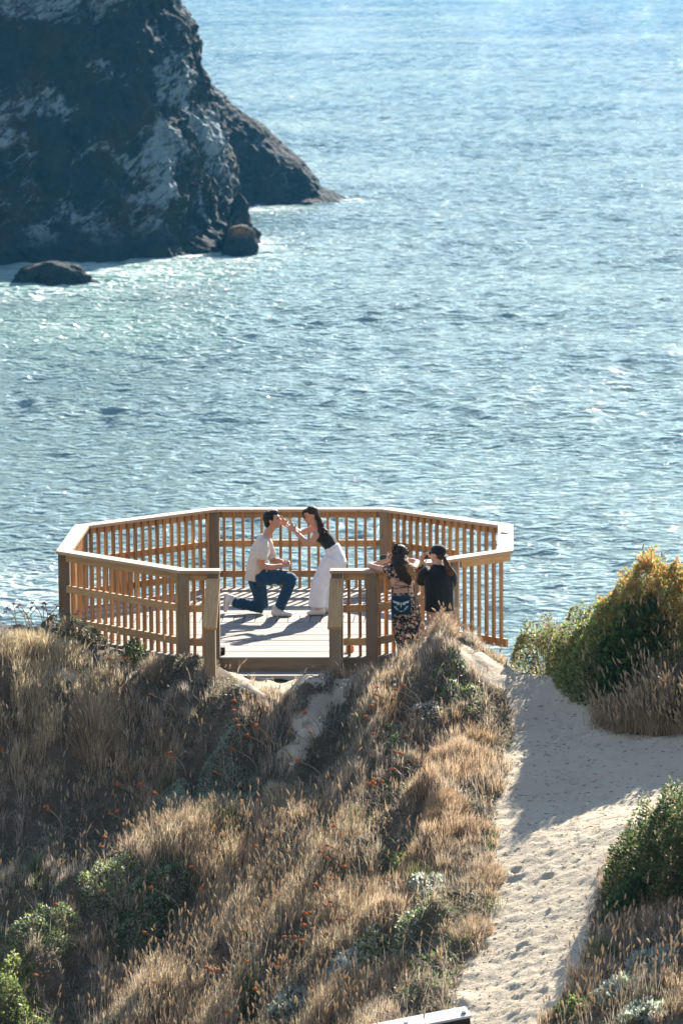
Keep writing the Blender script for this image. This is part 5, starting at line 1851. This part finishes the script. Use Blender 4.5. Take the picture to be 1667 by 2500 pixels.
    for i in range(44):
        a = rr.uniform(45, 125); b = rr.uniform(-20, 60); ph = rr.uniform(0, 6.28); q = []
        for t in np.linspace(0, 1, 9):
            q.append(p(590 + a*(.6 + .4*t) + 95*t**1.2 + b*t*.4, 360 + 345*t*(.85 + .15*math.sin(ph)), .0 - .135*min(1, t*2.2)) + np.array((.019*math.sin(ph + t*23), .016*math.cos(ph + t*19), .006*math.sin(t*31 + ph))))
        H.limb(q, [.006, .007, .0075, .0075, .007, .006, .005, .004, .002], n=6, smooth=1)
    H.fuse('hair_curls', hair_sunlit, root, .0055, 1, .003, 50)  # right-hand curls coloured as if the sun caught them
    # phone
    c = p(375, 372, .42); ph = empty('phone', tuple(c))
    m = MB(); m.box(c, ((1, 0, .05), (0, 1, 0), (-.05, 0, 1)), (.075, .005, .037)); m.build('case', phone_m, ph)
    m = MB(); m.box(c + np.array((0, -.0065, 0)), ((1, 0, .05), (0, 1, 0), (-.05, 0, 1)), (.069, .001, .033)); m.build('screen', screen_m, ph)
    tag(ph, 'dark phone held sideways by the woman in the flowered dress', 'phone')
    # bag on a long strap
    c = p(596, 1072, -.185); bg = empty('handbag', tuple(c))
    tag(bg, 'navy shoulder bag with white moth print hanging behind the flowered dress', 'bag')
    k = .16582*(Y - .185 - CAM[1])/F_PX     # metres per enlarged pixel
    B = Flesh()
    for zz in np.linspace(-112, 108, 9):
        w_ = 128 - 10*abs(zz)/110
        B.limb([c + np.array((-w_*k, 0, -zz*k)), c + np.array((w_*k, 0, -zz*k))], [(.022, .026), (.022, .026)], side=(0, 1, 0))
    bo = B.fuse('pouch', navy_m, bg, .006, 3)
    m = MB()
    q0 = c + np.array((-122*k, .0, 112*k)); q1 = c + np.array((112*k, .0, 112*k))
    m.tube([q0, p(466, 900, -.14), p(470, 850, -.125), p(478, 800, -.10)], .007, 6)
    m.tube([q1, p(706, 900, -.15), p(704, 780, -.135), p(700, 690, -.125), p(650, 560, -.12), p(520, 500, -.06)], .007, 6)
    m.build('strap', cord_m, bg)
    # the printed moth: feathered wings, body, two sprays and a crescent row of dots
    m = MB(); y_ = c[1] - .0285
    def flat(pts):
        b = len(m.v)
        for a, d in pts: m.v.append(np.array((c[0] + a*k, y_ + .004*(abs(a)/130)**2, c[2] - d*k)))
        m.f.append(list(range(b, b + len(pts)))); m.uv.append([(0, 0)]*len(pts)); m.t.append(.5)
    for s in (-1, 1):
        for i in range(6):
            t = i/5; x0 = 16 + 16*i; y0 = -46 - 13*t + 8
            flat([(s*(x0), y0 + 8), (s*(x0 + 12), y0 - 14 - 8*t), (s*(x0 + 26), y0 - 12 - 18*t), (s*(x0 + 17), y0 + 8 - 8*t), (s*(x0 + 8), y0 + 15)][::s])
        for i in range(3):
            x0 = 18 + 16*i; flat([(s*x0, -26), (s*(x0 + 13), -33), (s*(x0 + 16), -18), (s*(x0 + 5), -10 + 2*i)][::s])
        for i in range(4):
            t = i/3; x0 = 98 - 34*t; y0 = 14 + 42*t
            flat([(s*x0, y0 - 8), (s*(x0 + 9), y0 + 2), (s*x0, y0 + 12), (s*(x0 - 10), y0 + 3)][::s])
            flat([(s*(x0 - 16), y0 - 12), (s*(x0 - 8), y0 - 8), (s*(x0 - 14), y0 + 2), (s*(x0 - 22), y0 - 4)][::s])
        for i in range(3):
            x0 = 16 + 17*i; y0 = 84 - 4*i - 3*i*i*.6
            flat([(s*x0, y0 - 6), (s*(x0 + 6), y0), (s*x0, y0 + 6), (s*(x0 - 6), y0)][::s])
    flat([(-5, -50), (5, -50), (9, -20), (5, 20), (0, 34), (-5, 20), (-9, -20)][::-1])
    flat([(9*math.cos(t), 86 + 9*math.sin(t)) for t in np.linspace(0, 2*math.pi, 12, endpoint=False)][::-1])
    m.build('moth_print', bagwhite_m, bo)


dress_woman()


# ------------------------------------------------------------------ the woman in the black shirt and cap
def cap_woman():
    Y = -2.55
    p = lambda a, b, dy=0.: z4(a, b, Y, dy)
    g = p(1150, 1700); gz = float(G(g[0], Y)); root = empty('person', (g[0], Y, gz))
    tag(root, 'woman in loose black shirt and backward dark cap filming with a phone', 'person')
    F = Flesh()
    hc = p(1128, 322, .05); face = np.array((-.86, .50, -.04)); upv = np.array((0, .05, 1))
    f, l, u = head(F, hc, face, upv, 1.02)
    F.limb([p(1140, 500), p(1142, 440, .02), p(1138, 390, .04)], [.056, .052, .055], side=(1, 0, 0))
    F.limb([p(1165, 1150), p(1165, 900), p(1160, 680), p(1150, 560), p(1142, 500)], [(.14, .105), (.14, .105), (.15, .10), (.135, .07), (.06, .052)], side=(1, 0, 0))
    F.limb([p(1005, 580), p(940, 600, .02)], [.05, .05])
    F.limb([p(945, 590, .02), p(905, 680, .10), p(888, 745, .16)], [.048, .044, .040])
    F.limb([p(888, 745, .16), p(893, 610, .22), p(897, 490, .26)], [.038, .034, .025])
    hand(F, p(897, 490, .26), p(905, 360, .27) - p(897, 490, .26), (.9, 0, .0), (.5, .6, 0), .165, (.5, .45, .4, .4))
    F.limb([p(1320, 590, .0), p(1300, 660, .14), p(1180, 560, .26), p(1090, 420, .30)], [.048, .042, .036, .026])
    hand(F, p(1090, 420, .30), p(1020, 360, .28) - p(1090, 420, .30), (-.3, .2, .9), (-.2, -.8, .4), .16, (.5, .5, .5, .5))
    zf = gz
    def low(a, t, dy=0.):
        q = p(a, 1150, dy); q2 = q.copy(); q2[2] = zf; return q*(1 - t) + q2*t
    for a in (1080, 1250):
        F.limb([low(a, 0), low(a, .5), low(a, .93)], [.085, .06, .04], side=(1, 0, 0))
        F.limb([low(a, .96, -.02), low(a, .965, .14)], [.034, .03])
    F.fuse('body', skin_pale, root, .0065, 3)
    S = Flesh(.15)
    S.limb([p(1165, 1142), p(1163, 1000), p(1160, 850), p(1155, 690), p(1148, 580), p(1143, 515), p(1141, 470)], [(.188, .14), (.184, .14), (.182, .138), (.185, .13), (.172, .105), (.10, .08), (.068, .062)], side=(1, 0, 0))
    S.limb([p(1010, 560), p(955, 600, .02), p(915, 670, .09), p(893, 725, .14)], [.075, .075, .072, .070]); S.limb([p(1270, 560), p(1330, 640, .0), p(1345, 720, .06), p(1300, 760, .16)], [.075, .074, .07, .066])
    S.fuse('shirt', blackc_m, root, .008, 2, .007, 10)
    T = Flesh(.2)
    for a in (1080, 1250): T.limb([low(a, -.12), low(a, .25), low(a, .55)], [(.10, .11), (.09, .095), (.08, .085)], side=(1, 0, 0))
    T.fuse('shorts', tan_m, root, .009, 2, .004, 12)
    # cap worn backward, ponytail
    H = Flesh(); P = lambda a, b, d: hc + (f*a + l*b + u*d)
    A = np.array((f, l, u))
    H.ball(P(-.018, 0, .048), (.104, .088, .078), A); H.ball(P(-.03, 0, .02), (.085, .084, .05), A)
    H.limb([P(-.09, 0, .0), P(-.125, 0, -.018), P(-.15, 0, -.03)], [(.07, .010), (.064, .008), (.045, .006)], side=l)
    H.fuse('cap', blackc_m, root, .006, 2)
    H = Flesh()
    H.ball(P(-.055, 0, -.02), (.05, .075, .05), A)
    rr = np.random.default_rng(12)
    for i in range(54):
        a = rr.uniform(-28, 40); ph = rr.uniform(0, 6.28)
        q = [p(1210 + a*.3, 330, .0) + rr.normal(size=3)*.008, p(1235 + a*.5, 400, -.05), p(1262 + a*.9, 470, -.09), p(1295 + a*1.25, 560 + rr.uniform(-20, 20), -.125), p(1320 + a*1.4, 625 + rr.uniform(-45, 30), -.13)]
        q = [c + np.array((.006*math.sin(ph + j*2.1), .006*math.cos(ph + j*1.9), 0)) for j, c in enumerate(q)]
        H.limb(q, [.012, .011, .010, .008, .002], n=6, smooth=2)
    H.fuse('hair', hair_brown, root, .006, 1, .003, 45)
    m = MB()
    for k in (1, -1): m.ball(P(.080, k*.033, .016), (.010, .030, .020), 10, 7, 0, (f, l, u)); m.tube([P(.07, k*.062, .018), P(.0, k*.078, .018)], .004, 5)
    m.tube([P(.088, -.02, .02), P(.088, .02, .02)], .004, 5)
    m.build('sunglasses', glass_m, root, True)
    c0 = p(893, 470, .255); c1 = p(888, 535, .24)
    m = MB(); m.tube([c0, (c0 + c1)/2, c1], [.031, .035, .034], 14); m.build('bracelet', cord_m, root, True)
    c = p(985, 345, .33); ph = empty('phone', tuple(c))
    m = MB(); m.box(c, ((1, .1, .03), (-.1, 1, 0), (-.03, 0, 1)), (.062, .005, .035)); m.build('case', phone_m, ph)
    m = MB(); m.box(c + np.array((.001, -.0068, 0)), ((1, .1, .03), (-.1, 1, 0), (-.03, 0, 1)), (.054, .001, .031)); m.build('screen', screen_m, ph)
    tag(ph, 'phone with lit dark screen held up by the woman in the cap', 'phone')


cap_woman()

# ================================================================== sea air
def build_haze():
    k = bpy.data.materials.new('sea_air'); k.use_nodes = True
    t = k.node_tree; t.nodes.clear()
    out = t.nodes.new('ShaderNodeOutputMaterial'); v = t.nodes.new('ShaderNodeVolumePrincipled')
    v.inputs['Color'].default_value = (.08, .55, 1.0, 1); v.inputs['Density'].default_value = .00007; v.inputs['Anisotropy'].default_value = .2
    t.links.new(v.outputs[0], out.inputs['Volume'])
    m = MB(); m.box((0, 5000, 12), ((1, 0, 0), (0, 1, 0), (0, 0, 1)), (16000, 5400, 32))
    o = m.build('haze', k)
    tag(o, kind='stuff')


build_haze()
